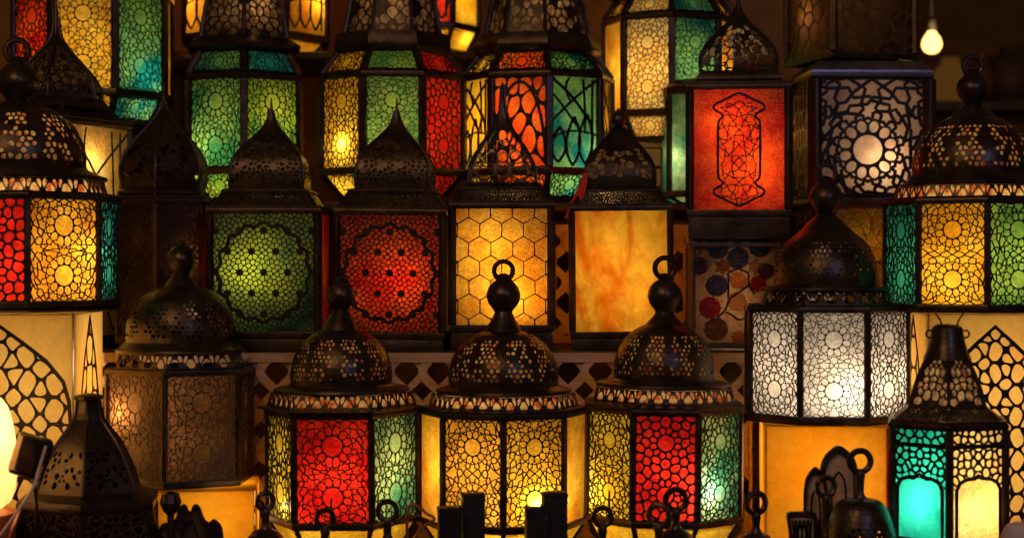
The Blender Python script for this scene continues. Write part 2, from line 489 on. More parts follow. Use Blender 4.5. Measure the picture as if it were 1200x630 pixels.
        do(voronoi(sd, B), tt=t * .80, rnd=1, solidf=lambda x, y: any(hypot(x - a, y - b) < .04 * D for a, b in dots))
        ringp = [((rm + .018 * w * cos(16 * q)) * cos(q), h / 2 + (rm + .018 * w * cos(16 * q)) * sin(q) * 1.06) for q in [2 * pi * k / 96 for k in range(96)]]
        strips.append((ringp, t * 3.4, True))
    elif kind == 'cartouche':
        hw = .20 * w
        hf = [(0, .03), (.07, .055), (.17, .095), (.26, .125), (.275, .165), (.18, .205), (.175, .235), (.225, .265), (.225, .5)]
        hf = hf + [(a, 1 - b) for a, b in hf[::-1][1:]]
        pts = [(a * w, b * h) for a, b in hf] + [(-a * w, b * h) for a, b in hf[::-1][1:-1]]
        pts = chaikin(pts, 1, .2)
        def ins(x, y):
            c = False
            for i in range(len(pts)):
                a, b = pts[i], pts[(i + 1) % len(pts)]
                if (a[1] > y) != (b[1] > y) and x < (b[0] - a[0]) * (y - a[1]) / (b[1] - a[1]) + a[0]: c = not c
            return c
        sd = fill([], w, h, .105 * w, rng, inside=lambda x, y: abs(x) < .36 * w)
        for c in voronoi(sd, B):
            if not c: continue
            for ln in hankin(c, radians(48)):
                if all(ins(*q) for q in ln): strips.append((ln, t * .95, False))
        strips.append((pts, t * 2.2, True))
    elif kind in ('arch', 'archcone'):
        if kind == 'arch':
            hf = [(.5, 0), (.5, .56), (.49, .655), (.45, .745), (.33, .84), (.16, .925)]; pts = hf + [(0, 1.0)] + [(-a, b) for a, b in hf[::-1]]
        else:
            pts = [(-.42, 0), (.42, 0), (.36, .3), (.20, .68), (0, 1.0), (-.20, .68), (-.36, .3)]
        pts = [(x * w, y * h) for x, y in pts]
        if kind == 'arch':
            g = w / 5.2; sd = []
            for j in range(0, int(h / g) + 2):
                for i in range(-4, 5):
                    sd.append((i * g, j * g, .03 * g * g))
                    if (i + j) % 2:
                        sd.append(((i + .5) * g, (j + .5) * g, -.06 * g * g))
                    else:
                        sd.append(((i + .5) * g, (j + .30) * g, -.02 * g * g)); sd.append(((i + .5) * g, (j + .74) * g, -.02 * g * g))
            sd = [(x + rng.uniform(-.07, .07) * g, y + rng.uniform(-.07, .07) * g, q) for x, y, q in sd]
        else:
            sd = fill([], w, h, .2 * w, rng)
        do(voronoi(sd, pts))
        strips.append((pts, t * 1.9, True))
    elif kind == 'moorish':
        sd = fill([], w, h, .105 * w, rng, inside=lambda x, y: y > .46 * h)
        sd += [(x * w, .44 * h, 0) for x in (-.4, -.2, 0, .2, .4)]
        ya = .60 * h
        arch = [(-.42, .02), (-.42, .47), (-.36, .535), (-.24, .565), (-.06, .575), (0, .60), (.06, .575), (.24, .565), (.36, .535), (.42, .47), (.42, .02)]
        arch = [(x * w, y * h) for x, y in arch]
        def ina(x, y): return abs(x) < .42 * w and y < (.575 - .10 * max(0, (abs(x) / w - .26) / .16) ** 2) * h
        do(voronoi(sd, [(-w / 2, .48 * h), (w / 2, .48 * h), (w / 2, h), (-w / 2, h)]), tt=t * 1.25, keep=lambda x, y: not ina(x, y))
        strips += [(arch, t * 2.2, True), ([(-w / 2, .855 * h), (w / 2, .855 * h)], t * 2.6, False)]
    elif kind == 'triband':
        n = max(3, int(w / (h * 1.05))); st = w / n
        for i in range(n):
            x0 = -w / 2 + i * st
            for c in ([(x0, 0), (x0 + st, 0), (x0 + st / 2, h)], [(x0, 0), (x0 + st / 2, h), (x0, h)], [(x0 + st, 0), (x0 + st, h), (x0 + st / 2, h)]):
                r = cell_ring(c, t, 1, 9)
                if r: rings.append(r)
    elif kind == 'scroll':
        sp = min(w, h) * .13
        sd = fill([], w, h, sp, rng, tries=3500)
        do(voronoi(sd, B))
    PCACHE[key] = (rings, strips)
    return PCACHE[key]

MESHC = {}
def pane(root, phi, a0, a1, w0, w1, z0, z1, gmat, kind=None, t=.0012, lace=None, var=0, label=None, name='pane'):
    """one glass pane (part) with its pierced metal lace (sub-part), facing angle phi"""
    lace = lace or LACE
    key = ('p', round(a0, 4), round(a1, 4), round(w0, 4), round(w1, 4), round(z0, 4), round(z1, 4), gmat.name)
    if key not in MESHC:
        m = MB()
        m.add([(-w0 / 2, -a0, z0), (w0 / 2, -a0, z0), (w1 / 2, -a1, z1), (-w1 / 2, -a1, z1)], [(0, 1, 2, 3)])
        MESHC[key] = m.mesh('pane', gmat)
    o = link(bpy.data.objects.new(name, MESHC[key]), root, label); o.rotation_euler = (0, 0, phi)
    if kind:
        key = key[:-1] + (kind, t, lace.name, var)
        if key not in MESHC:
            m = MB(); wa, h = max(w0, w1), hypot(z1 - z0, a1 - a0)
            def F(x, y, off):
                v = y / h; sx = (w0 + (w1 - w0) * v) / wa
                return (x * sx, -(a0 + (a1 - a0) * v) - .0022 - off, z0 + (z1 - z0) * v)
            rings, strips = pattern(kind, wa, h, t, var)
            for a, b in rings: m.ring(a, b, F, .0012)
            for p, tt, c in strips: m.strip(p, tt, F, closed=c)
            MESHC[key] = m.mesh('filigree', lace)
        link(bpy.data.objects.new('filigree', MESHC[key]), o)
    return o

def prof_at(prof, L, y):
    for i in range(len(prof) - 1):
        if y <= L[i + 1] or i == len(prof) - 2:
            f = min(1, max(0, (y - L[i]) / max(1e-9, L[i + 1] - L[i])))
            return (prof[i][0] + (prof[i + 1][0] - prof[i][0]) * f, prof[i][1] + (prof[i + 1][1] - prof[i][1]) * f)
def arclen(prof):
    L = [0]
    for i in range(len(prof) - 1): L.append(L[-1] + hypot(prof[i + 1][0] - prof[i][0], prof[i + 1][1] - prof[i][1]))
    return L
def smoothprof(p, it=2):
    for _ in range(it):
        o = [p[0]]
        for i in range(len(p) - 1):
            a, b = p[i], p[i + 1]
            o += [(a[0] * .75 + b[0] * .25, a[1] * .75 + b[1] * .25), (a[0] * .25 + b[0] * .75, a[1] * .25 + b[1] * .75)]
        o.append(p[-1]); p = o
    return p

DOMEC = {}
def round_dome(prof, mat_t, hole=.012, keep=(.08, .8), seed=1, panels=10):
    """round dome shell, really pierced with small rounded holes set in upright panels"""
    m = MB(); L = arclen(prof); H = L[-1]; rm = max(p[0] for p in prof); W = 2 * pi * rm
    rng = random.Random(seed)
    sd = []; n = int(W / hole); rows = max(4, int(H / (hole * .88)))
    n = max(panels * 4, n // panels * panels)
    for j in range(rows):
        for i in range(n):
            sd.append((-W / 2 + (i + .5 + (.5 if j % 2 else 0)) * W / n + rng.uniform(-.2, .2) * hole, (j + .5) * H / rows + rng.uniform(-.2, .2) * hole, rng.uniform(-.08, .08) * hole ** 2))
    def F(x, y, off):
        r, z = prof_at(prof, L, min(H, max(0, y))); a = 2 * pi * x / W; r += off
        return (r * sin(a), -r * cos(a), z)
    for c in voronoi(sd, rect(W, H)):
        if not c: continue
        gx, gy = centroid(c); v = gy / H
        u = ((gx / W + .5) * panels) % 1.0
        lim = .42 * sqrt(max(0, 1 - ((v - keep[0]) / (keep[1] - keep[0])) ** 2)) if v > keep[0] else 0
        if v < keep[0] or v > keep[1] or abs(u - .5) > max(.36, lim) or rng.random() < .30:
            m.ring(dedupe(c), None, F, 0)
        else:
            r = cell_ring(c, mat_t * rng.uniform(.85, 1.5), 2, 9)
            if r: m.ring(r[0], r[1], F, .0012)
    return m
def facet_dome(prof, n, phase, t, cell, keep=(.06, .62), seed=1, solidp=.2, rib=.0025):
    """many-sided ogee dome: pierced facets and round ribs on the corners. phase = angle of a facet centre"""
    m = MB(); L = arclen(prof); H = L[-1]; rm = max(p[0] for p in prof); w = 2 * rm * sin(pi / n)
    rng = random.Random(seed)
    sd = fill([], w, H, cell, rng, tries=2500); cells = voronoi(sd, rect(w, H))
    prep = []
    for c in cells:
        if not c: continue
        v = centroid(c)[1] / H; u = abs(centroid(c)[0]) / (w / 2)
        if v < keep[0] or v > keep[1] or u > 1.02 - (v - keep[0]) * .5 or rng.random() < solidp: prep.append((dedupe(c), None))
        else:
            r = cell_ring(c, t, 2, 9)
            if r: prep.append(r)
    for k in range(n):
        ph = phase + 2 * pi * k / n
        def F(x, y, off):
            r, z = prof_at(prof, L, min(H, max(0, y)))
            f = x / w; ap = r * cos(pi / n) + off; half = r * sin(pi / n) * 2 * f
            return (ap * sin(ph) + half * cos(ph), -ap * cos(ph) + half * sin(ph), z)
        for a, b in prep:
            if b is None:
                # split a solid facet cell into a fan so it follows the curve
                c = centroid(a); m.add([F(c[0], c[1], 0)] + [F(x, y, 0) for x, y in a], [(0, 1 + i, 1 + (i + 1) % len(a)) for i in range(len(a))])
            else: m.ring(a, b, F, .0012)
        q = ph + pi / n
        m.tube([(r * sin(q), -r * cos(q), z) for r, z in prof], rib, 6)
    return m

def frame_mesh(n, theta, R, z0, z1, post, rail0, rail1, out=1.02):
    """corner posts + bottom and top rails of a many-sided body; theta = angle of a face centre"""
    m = MB(); ph0 = theta + pi / n
    for k in range(n):
        a = ph0 + 2 * pi * k / n
        m.box((R * sin(a), -R * cos(a), (z0 + z1) / 2), post, post * .8, z1 - z0, rz=a, bev=post * .14)
    q = R * out + post * .25; i = R * .93
    m.lathe([(i, z0 - rail0), (q, z0 - rail0), (q + .001, z0 - rail0 * .35), (q, z0), (i, z0)], n, ph0, closed=True)
    m.lathe([(i, z1), (q, z1), (q + .0015, z1 + rail1 * .5), (q, z1 + rail1), (i, z1 + rail1)], n, ph0, closed=True)
    return m

def lantern(name, label, x, d, n, theta, R, y0, y1, yb=None, faces=None, default=None, kind='rosette', t=1.0, top='dome', T=None,
            lower=None, upper=None, lamps=(), post=7, rails=(7, 6), lace=None, metal=None, liner=None, group=None, tilt=0, cat='lantern', on=None, side_kind=True, facevar=True):
    """A whole lantern. x, R, y.. are picture pixels at distance d; theta degrees = face centre seen from the camera."""
    s = d * K; metal = metal or METAL
    th = radians(theta) - atan((x - 600) * K)
    Rm = R * s; ap = cos(pi / n)
    df = d - Rm * ap * .92
    zb = on if on is not None else Z(yb, d)
    root = thing(name, (X(x, d), d, zb), label, cat, group)
    if tilt: root.rotation_euler = (0, radians(tilt), 0)
    zf = lambda y: Z(y, df) - zb
    za = lambda y: Z(y, d) - zb
    z0, z1 = zf(y0), zf(y1); pst = post * s
    obj('frame', frame_mesh(n, th, Rm, z0, z1, pst, rails[0] * s, rails[1] * s), metal, root)
    side = 2 * Rm * sin(pi / n)
    faces = faces or {}
    def spec(i):
        f = faces.get(i, default)
        return f if isinstance(f, tuple) else (f, kind)
    for k in range(n):
        i = k if k <= n // 2 else k - n
        g, kd = spec(i)
        phi = th + 2 * pi * k / n
        back = abs((degrees(phi) + atan((x - 600) * K) * 57.3 + 180) % 360 - 180) > 96
        pane(root, phi, Rm * ap, Rm * ap, side - pst * .6, side - pst * .6, z0, z1, g, None if back else kd, t * .0012, lace, var=(k % 3 if facevar else 0))
    inner_ph = th + pi / n
    if lower:   # (bottom row, radius ratio, glass or None, kind)
        yl, rr, g, kd = lower
        dl = d - Rm * rr * ap * .92
        zl = Z(yl, dl) - zb; ztop = z0 - rails[0] * s
        for k in range(n):
            phi = th + 2 * pi * k / n; i = k if k <= n // 2 else k - n
            gg = g or spec(i)[0]
            back = abs((degrees(phi) + 180) % 360 - 180) > 100
            sd2 = 2 * Rm * rr * sin(pi / n)
            pane(root, phi, Rm * ap * rr, Rm * ap * .97, sd2 - pst * .7, side * .97 - pst * .9, zl, ztop, gg, None if back else kd, t * .0012, lace, name='lower_pane', var=k % 2)
        m = MB()
        for k in range(n):
            a = inner_ph + 2 * pi * k / n
            m.tube([(Rm * .97 * sin(a), -Rm * .97 * cos(a), ztop), (Rm * rr * sin(a), -Rm * rr * cos(a), zl)], pst * .42, 6)
        q = Rm * rr
        bot = max(0.0, zl - 10 * s) if on is None else 0.0
        m.lathe([(q * .5, bot), (q * 1.06, bot), (q * 1.08, zl - 2 * s), (q * 1.03, zl), (q * .9, zl)], n, inner_ph, closed=True)
        obj('base', m, metal, root)
    else:
        m = MB(); q = Rm * 1.02; zt = z0 - rails[0] * s
        m.lathe([(q * .92, 0), (q, 0), (q * 1.01, zt * .4), (q * .985, zt), (q * .9, zt)] if zt > .002 else [(q * .9, -.001), (q, -.001), (q, .002), (q * .9, .002)], n, inner_ph, closed=True)
        m.lathe([(q * .93, .001), (q * .93, .004)], n, inner_ph)
        obj('base', m, metal, root)
    ztop = z1 + rails[1] * s
    T = dict(T or {})
    if upper:   # (top row, ratio, kind): sloping panes above the body, then a roof plate
        yu, rr, kd = upper
        du = d - Rm * rr * ap * .92; zu = Z(yu, du) - zb
        for k in range(n):
            phi = th + 2 * pi * k / n; i = k if k <= n // 2 else k - n
            ug = T.get('upper_glass', {}).get(i, spec(i)[0])
            back = abs((degrees(phi) + 180) % 360 - 180) > 100
            pane(root, phi, Rm * ap, Rm * ap * rr, side - pst * 1.0, 2 * Rm * rr * sin(pi / n) - pst, ztop, zu, ug, None if back else kd, t * .0012, lace, name='upper_pane', var=k % 2)
        m = MB()
        for k in range(n):
            a = inner_ph + 2 * pi * k / n
            m.tube([(Rm * sin(a), -Rm * cos(a), ztop), (Rm * rr * sin(a), -Rm * rr * cos(a), zu)], pst * .5, 6)
        q = Rm * rr
        yr0 = T.get('roof', yu - 22); zr = Z(yr0, d - q) - zb; ro = T.get('roofR', R * rr + 16) * s
        m.lathe([(q * .9, zu), (q * 1.02, zu), (ro, zu + (zr - zu) * .25), (ro * 1.01, zu + (zr - zu) * .45), (q * 1.0, zr), (q * .8, zr)], n, inner_ph, closed=True)
        obj('roof', m, metal, root)
        ztop = zr
    if top == 'dome':
        # pierced band, flange, round pierced dome, neck, ball, ring
        bR0, bR1 = T['bandR']; yb0, yb1 = T['band']
        db = d - bR0 * s * ap
        zb0, zb1 = Z(yb0, db) - zb, Z(yb1, db) - zb
        m = MB()
        for k in range(n):
            phi = th + 2 * pi * k / n
            a0, a1 = bR0 * s * ap, bR1 * s * ap; w0, w1 = 2 * bR0 * s * sin(pi / n), 2 * bR1 * s * sin(pi / n); h = hypot(zb1 - zb0, a1 - a0)
            rings, _ = pattern('triband', w0, h, .0009 * T.get('bt', 1), 0)
            def F(x_, y_, off, phi=phi):
                v = y_ / h; xx = x_ * (w0 + (w1 - w0) * v) / w0; aa = a0 + (a1 - a0) * v + off
                return (aa * sin(phi) + xx * cos(phi), -aa * cos(phi) + xx * sin(phi), zb0 + (zb1 - zb0) * v)
            for a, b in rings: m.ring(a, b, F, .0015)
        # eave under the band and flange above it
        eR = T.get('eaveR', R + 8) * s
        m.lathe([(Rm * .9, ztop), (eR, ztop + .0005), (eR * 1.005, ztop + 2.2 * s), (bR0 * s, zb0), (bR0 * s * .93, zb0)], n, inner_ph, closed=True)
        obj('cornice', m, metal, root)
        if liner is not None:
            m = MB(); m.lathe([(bR0 * s * .95, zb0), (bR1 * s * .95, zb1)], n, inner_ph, cap=False)
            obj('band_liner', m, liner, root)
        fR = T['flangeR'] * s; dR = T['domeR'] * s; yd0 = T['dome'][0]
        dfl = d - dR * .8; zd0 = Z(yd0, dfl) - zb
        m = MB()
        m.lathe([(bR1 * s * .9, zb1), (fR * .985, zb1 + .0004), (fR, zb1 + 2 * s), (fR * .985, zb1 + 4.5 * s), (fR * .93, zb1 + 6 * s), (dR * 1.06, zd0 - 2 * s), (dR * 1.03, zd0), (dR * .92, zd0)], 40, 0, closed=True)
        obj('flange', m, metal, root)
        yd1 = T['dome'][1]; zd1 = za(yd1); nr = T['neckR'] * s; H = zd1 - zd0
        prof = smoothprof([(dR, zd0), (dR * 1.02, zd0 + H * .18), (dR * .97, zd0 + H * .45), (dR * .80, zd0 + H * .76), (dR * .52, zd0 + H * .95), (nr, zd1)], 2)
        obj('dome', round_dome(prof, .0013 * T.get('dt', 1), hole=T.get('hole', 6.0) * s, seed=int(x), keep=T.get('keep', (.08, .72))), metal, root)
        if liner is not None:
            m = MB(); m.lathe([(r * .95, z) for r, z in prof[:-2]], 24, 0, cap=False)
            obj('dome_liner', m, liner, root)
        by, br = T['ball']; ry, rr_ = T['ring']
        zbl = za(by); b = br * s; zrg = za(ry)
        nk = T['neckR'] * s
        m = MB()
        pts = [(nk * 1.02, zd1 - .001), (nk * .82, zd1 + (zbl - b - zd1) * .35), (nk * .55, zd1 + (zbl - b - zd1) * .8), (b * .52, zbl - b * .95), (b * .62, zbl - b * .82)]
        pts += [(b * cos(q), zbl + b * sin(q)) for q in [radians(v) for v in (-50, -30, -8, 0, 8, 30, 52, 68)]]
        pts += [(b * .30, zbl + b * 1.06), (b * .34, zbl + b * 1.2), (b * .12, zbl + b * 1.3)]
        m.lathe(pts, 28, 0)
        obj('finial', m, metal, root)
        if rr_:
            m = MB(); m.torus((0, 0, zrg), rr_ * s, rr_ * s * .27, ry=T.get('ringrot', .1))
            obj('ring', m, metal, root)
    elif top == 'ogee':
        # flared cap with a pierced band, then a faceted ogee dome with spire
        nf = T.get('n', n); bR0, bR1 = T['bandR']; yb0, yb1 = T['band']
        rs = T.get('scale', 1.0)
        db = d - bR0 * s * ap
        zb0, zb1 = Z(yb0, db) - zb, Z(yb1, db) - zb
        m = MB()
        for k in range(n):
            phi = th + 2 * pi * k / n
            a0, a1 = bR0 * s * ap, bR1 * s * ap; w0, w1 = 2 * bR0 * s * sin(pi / n), 2 * bR1 * s * sin(pi / n); h = hypot(zb1 - zb0, a1 - a0)
            rings, _ = pattern('scroll', w0, h, .0011, k % 2)
            def F(x_, y_, off, phi=phi):
                v = y_ / h; xx = x_ * (w0 + (w1 - w0) * v) / w0; aa = a0 + (a1 - a0) * v + off
                return (aa * sin(phi) + xx * cos(phi), -aa * cos(phi) + xx * sin(phi), zb0 + (zb1 - zb0) * v)
            for a, b in rings: m.ring(a, b, F, .0015)
            q = phi + pi / n
            m.tube([(bR0 * s * sin(q), -bR0 * s * cos(q), zb0), (bR1 * s * sin(q), -bR1 * s * cos(q), zb1)], 2 * s, 6)
        m.lathe([(Rm * .9, ztop), (Rm * 1.07, ztop + .0005), (Rm * 1.07, ztop + 2.5 * s), (bR0 * s, zb0), (bR0 * s * .92, zb0)], n, inner_ph, closed=True)
        prof = [(r * s, za(y)) for y, r in T['prof']]
        m.lathe([(bR1 * s * .9, zb1), (bR1 * s * 1.04, zb1), (bR1 * s * 1.04, zb1 + 2.5 * s), (prof[0][0] * 1.03, prof[0][1]), (prof[0][0] * .9, prof[0][1])], n if nf == n else nf, inner_ph, closed=True)
        obj('cornice', m, metal, root)
        prof = smoothprof(prof, 2)
        obj('dome', facet_dome(prof, nf, th, .0011 * T.get('dt', 1), T.get('cell', 8) * s, T.get('keep', (.06, .6)), int(x), T.get('solidp', .22), T.get('rib', 1.8) * s), metal, root)
        if liner is not None:
            m = MB(); m.lathe([(r * .9, z) for r, z in prof if z < prof[0][1] + (prof[-1][1] - prof[0][1]) * .75], nf, th + pi / nf, cap=False)
            obj('dome_liner', m, liner, root)
        zt = prof[-1][1]
        if T.get('knob'):
            ky, kr = T['knob']; zk = za(ky); b = kr * s; m = MB()
            m.lathe([(prof[-1][0] * 1.2, zt - .002), (b * .5, zk - b), (b * .9, zk - b * .5), (b, zk), (b * .8, zk + b * .7), (b * .35, zk + b * 1.1), (0.0, zk + b * 1.5)], 20, 0)
            obj('finial', m, metal, root)
        elif T.get('spire'):
            m = MB(); m.tube([(0, 0, zt - .002), (0, 0, za(T['spire']))], [max(prof[-1][0], 1.5 * s), .6 * s], 8)
            obj('finial', m, metal, root)
    elif top == 'facet':
        # tall faceted pierced dome whose tip leaves the picture
        prof = [(r * s, za(y)) for y, r in T['prof']]; prof[0] = (prof[0][0], ztop)
        prof = smoothprof(prof, 1)
        obj('dome', facet_dome(prof, n, th, .0012, T.get('cell', 8) * s, T.get('keep', (.03, .8)), int(x), .08, 2.5 * s), T.get('mat', metal), root)
        if liner is not None:
            m = MB(); m.lathe([(r * .93, z) for r, z in prof], n, th + pi / n, cap=False)
            obj('dome_liner', m, liner, root)
        m = MB(); zt = prof[-1][1]; b = 9 * s
        m.lathe([(prof[-1][0] * 1.1, zt - .002), (b * .5, zt + b), (b, zt + 2 * b), (b * .5, zt + 3 * b), (0, zt + 3.6 * b)], 16, 0)
        obj('finial', m, metal, root)
    elif top == 'plate':
        m = MB(); zr = ztop + T.get('h', 12) * s
        m.lathe([(Rm * .8, ztop), (Rm * 1.05, ztop), (Rm * 1.05, ztop + 3 * s), (Rm * .9, zr), (Rm * .3, zr + 2 * s)], n, inner_ph)
        obj('roof', m, T.get('mat', metal), root)
    for (lx, ly, wt, *c) in lamps:
        lamp(root, ((lx - x) * s, -Rm * (c[1] if len(c) > 1 else .30), za(ly)), wt, *(c[:1] or [(1, .72, .36)]))
    return root

# ------------------------------------------------------------------ the place
LAMPS = 0.6
WARM = (1, .72, .36); NEUT = (1, .84, .62)
SHELF1 = Z(412, 2.88); SHELF2 = Z(237, 3.15); SHELF3 = Z(62, 3.62)

def structure(name, mb, mat):
    o = obj(name, mb, mat); o['kind'] = 'structure'; return o
m = MB(); m.add([(-6, -1, 0), (6, -1, 0), (6, 9, 0), (-6, 9, 0)], [(0, 1, 2, 3)]); structure('floor', m, FLOORM)
m = MB(); m.box((-1.3 + X(1070, 3.95) / 2 + .0, 4.0, 1.5), 2.6 + X(1070, 3.95), .08, 3.0, bev=.004)
tag(obj('back_wall', m, WALLM), 'dark brown plaster wall in the shade behind the stacked lanterns', 'wall')
m = MB(); m.box((1.6, 7.6, 1.6), 7.0, .1, 3.2, bev=.004)
tag(obj('room_wall', m, ROOMM), 'blurred brown wall far back at the upper right, beyond the hanging bulb', 'wall')

t = thing('display_table', (0, 2.45, 0), 'wooden table carrying the front rows of lanterns', 'table')
m = MB(); m.box((0, 0, TABLE_Z - .02), 2.9, 1.12, .04, bev=.005); obj('tabletop', m, TABLEWOOD, t)
for sx in (-1.38, 1.38):
    for sy in (-.48, .48):
        m = MB(); m.box((sx, sy, (TABLE_Z - .04) / 2), .07, .07, TABLE_Z - .04, bev=.006); obj('leg', m, TABLEWOOD, t)
def shelf(label, x0, x1, y0, y1, z, th=.016):
    t = thing('shelf', ((x0 + x1) / 2, (y0 + y1) / 2, z - th), label, 'shelf')
    m = MB(); m.box((0, 0, th / 2), x1 - x0, y1 - y0, th, bev=.003); obj('board', m, DARKWOOD, t)
    for sx in (-1, 1):
        m = MB(); m.box((sx * ((x1 - x0) / 2 - .03), (y1 - y0) / 2 - .04, -(z - th) / 2 - .0005), .045, .06, z - th - .001, bev=.004); obj('upright', m, DARKWOOD, t)
    return t
shelf('long dark wooden shelf under the row of square lanterns', -1.5, 1.45, 2.885, 3.72, SHELF1)
shelf('dark wooden shelf under the many-sided lanterns of the upper row', -1.25, .505, 3.16, 3.74, SHELF2)
shelf('topmost dark shelf behind the pierced domes of the upper row', -.80, .16, 3.60, 3.94, SHELF3)

def fret(label, x0, x1, y0, y1, d, cw, ch, t, seed, mat, zb=None):
    zt = Z(y0, d); zb = Z(y1, d) if zb is None else zb
    W, H = X(x1, d) - X(x0, d), zt - zb
    rng = random.Random(seed); cw *= d * K; ch *= d * K
    mb = MB(); hw = t * d * K
    n = int(W / cw) + 2
    for i in range(-1, n + 1):
        for sg in (-1, 1):
            pts = []
            for k in range(int(H / (ch / 20)) + 2):
                y = min(H - hw * 1.3, k * ch / 20); x = -W / 2 + i * cw + sg * (cw / 2) * (sin(2 * pi * y / ch) * .82 + .18 * sin(2 * pi * y / ch) ** 3)
                if abs(x) < W / 2 - hw: pts.append((x, y))
                if y >= H - hw * 1.3: break
            if len(pts) > 2:
                dy = .006 if sg > 0 else .0
                mb.strip(pts, hw * rng.uniform(.85, 1.2), lambda x, y, off, dy=dy: (x, dy - off, y), .006)
    e = hw * 1.2
    mb.strip([(-W / 2 + e, e), (W / 2 - e, e), (W / 2 - e, H - e), (-W / 2 + e, H - e)], e, lambda x, y, off: (x, -.001 - off, y), .008, True)
    o = obj('fretwork_screen', mb, mat); o.location = ((X(x0, d) + X(x1, d)) / 2, d, zb)
    tag(o, label, 'fretwork screen'); return o
fret('brown wooden fretwork screen under the shelf, behind the front row of domes', 96, 884, 413, 640, 2.872, 38, 92, 4.6, 3, FRET, TABLE_Z + .001)
fret('amber-lit wooden fretwork screen between the two amber square lanterns', 641, 812, 262, 411, 3.16, 44, 96, 4.6, 8, FRET_LIT, SHELF1 + .001)

# ---- boxes of glowing acrylic that the big lanterns stand on
def glow_box(label, x, d, theta, a, ztop, mat, lamps, deco=(), trim=None):
    s = d * K; th = radians(theta) - atan((x - 600) * K); A = a * s; h = ztop - TABLE_Z
    root = thing('glowing_box', (X(x, d), d, TABLE_Z), label, 'light box')
    for k in range(4):
        phi = th + k * pi / 2
        mb = MB(); mb.box((0, -A / 2, h / 2), A - .006, .003, h - .008); p = obj('panel', mb, mat, root); p.rotation_euler = (0, 0, phi)
        for (kk, kind, cx, w, hh, zb, t) in deco:
            if kk != k: continue
            mb = MB(); ww, H = w * s, hh * s
            rings, strips = pattern(kind, ww, H, t * s, 0)
            F = lambda x_, y_, off: (cx * s + x_, -A / 2 - .0030 - off, zb * s + y_)
            for q, r in rings: mb.ring(q, r, F, .0012)
            for q, tt, c in strips: mb.strip(q, tt, F, closed=c)
            obj('filigree', mb, LACE, p)
    mb = MB(); mb.box((0, 0, h - .002), A, A, .004, rz=th, bev=.001); obj('lid', mb, mat, root)
    mb = MB(); mb.box((0, 0, .002), A, A, .004, rz=th, bev=.001); obj('base', mb, DARKWOOD, root)
    if trim:
        for k in trim[1]:
            q = th + pi / 4 + k * pi / 2; mb = MB(); r = A * .7071
            mb.box((r * sin(q), -r * cos(q), h * .5), .006, .006, h - .012, rz=th); obj('edge_strip', mb, trim[0], root)
    for dx, dz, w in lamps: lamp(root, (dx * s, 0, dz * h), w, (1, .74, .40), .03)
    return root
ZBL = 1.3335; ZC1 = 1.158; ZC2 = 1.052
glow_box('big cream light box with a black lattice arch at the left edge', 19, 2.74, -13, 168, ZBL, ACRYL, [(-20, .45, 4.2), (30, .75, 2.6)],
         [(0, 'arch', 0, 160, 250, 30, 1.15), (1, 'archcone', -4, 150, 140, 148, .9)])
glow_box('big cream light box with a black lattice arch at the right edge', 1142, 2.74, 13.5, 140, ZBL, ACRYL, [(0, .4, 3.2), (20, .75, 2.2)],
         [(0, 'arch', 6, 126, 248, 30, 1.15), (3, 'archcone', 4, 124, 140, 148, .9)])
glow_box('plain amber light box under the white lantern', 963, 2.76, 4, 138, ZC1, ORACR, [(20, .55, 2.2), (-10, .8, 1.1)], trim=(RED, (0,)))
glow_box('plain amber light box under the dark unlit lantern at the left', 237, 2.79, -3, 128, ZC2, ORACR, [(30, .7, 1.0)], trim=(METAL, (3,)))

# ---- lanterns with round domes
TD = dict(band=(480, 464), bandR=(88, 84), eaveR=99, flangeR=80, domeR=60, dome=(452, 386), neckR=22, ball=(344, 20), ring=(315, 11))
def dome_at(dy=0, k=1.0, y_ref=480, **kw):
    o = {}
    f = lambda y: y_ref + dy + (y - 480) * k
    o['band'] = tuple(f(y) for y in TD['band']); o['dome'] = tuple(f(y) for y in TD['dome'])
    o['ball'] = (f(TD['ball'][0]), TD['ball'][1] * k); o['ring'] = (f(TD['ring'][0]), TD['ring'][1] * k)
    for q in ('eaveR', 'flangeR', 'domeR', 'neckR'): o[q] = TD[q] * k
    o['bandR'] = tuple(v * k for v in TD['bandR']); o['hole'] = 6.0
    o.update(kw); return o
lantern('lantern', 'left front-row domed lantern with yellow, red and green panes', 402, 2.70, 6, -8, 88, 612, 490, on=TABLE_Z,
        faces={0: RED, -1: OLIVE, 1: MINT, 2: MINT, 3: AMBER, -2: AMBER}, T=dome_at(0, ball=(346, 17), ring=(322, 0), domeR=59), lower=(650, .74, YELLOW, None), liner=LINER,
        tilt=-.5, lamps=[(342, 586, .32, NEUT, .52), (400, 560, .6), (440, 550, .3)])
lantern('lantern', 'middle front-row domed lantern, all its panes amber', 590, 2.70, 8, 22.5, 97, 616, 491, on=TABLE_Z,
        default=AMBER, faces={-1: (DUSKY, 'rosette'), -2: (AMBER, None), 1: (AMBER, None), 0: (YELLOW, 'rosette')}, T=dome_at(2, domeR=64), lower=(652, .76, YELLOW, None), liner=LINER,
        lamps=[(627, 582, .75, (1, .90, .74), .76), (600, 560, .5), (550, 545, .5)])
lantern('lantern', 'right front-row domed lantern with yellow, deep red and pale green panes', 775, 2.70, 8, 2, 95, 610, 486, on=TABLE_Z,
        faces={0: (RED, 'bubble'), -1: OLIVE, 1: MINT, 2: AMBER, -2: AMBER}, default=AMBER, T=dome_at(-6, ball=(346, 20), ring=(314, 12), domeR=58), lower=(648, .76, YELLOW, None), liner=LINER,
        tilt=.7, lamps=[(815, 566, .50, (1, .90, .74), .74), (775, 540, .5), (715, 575, .4)])
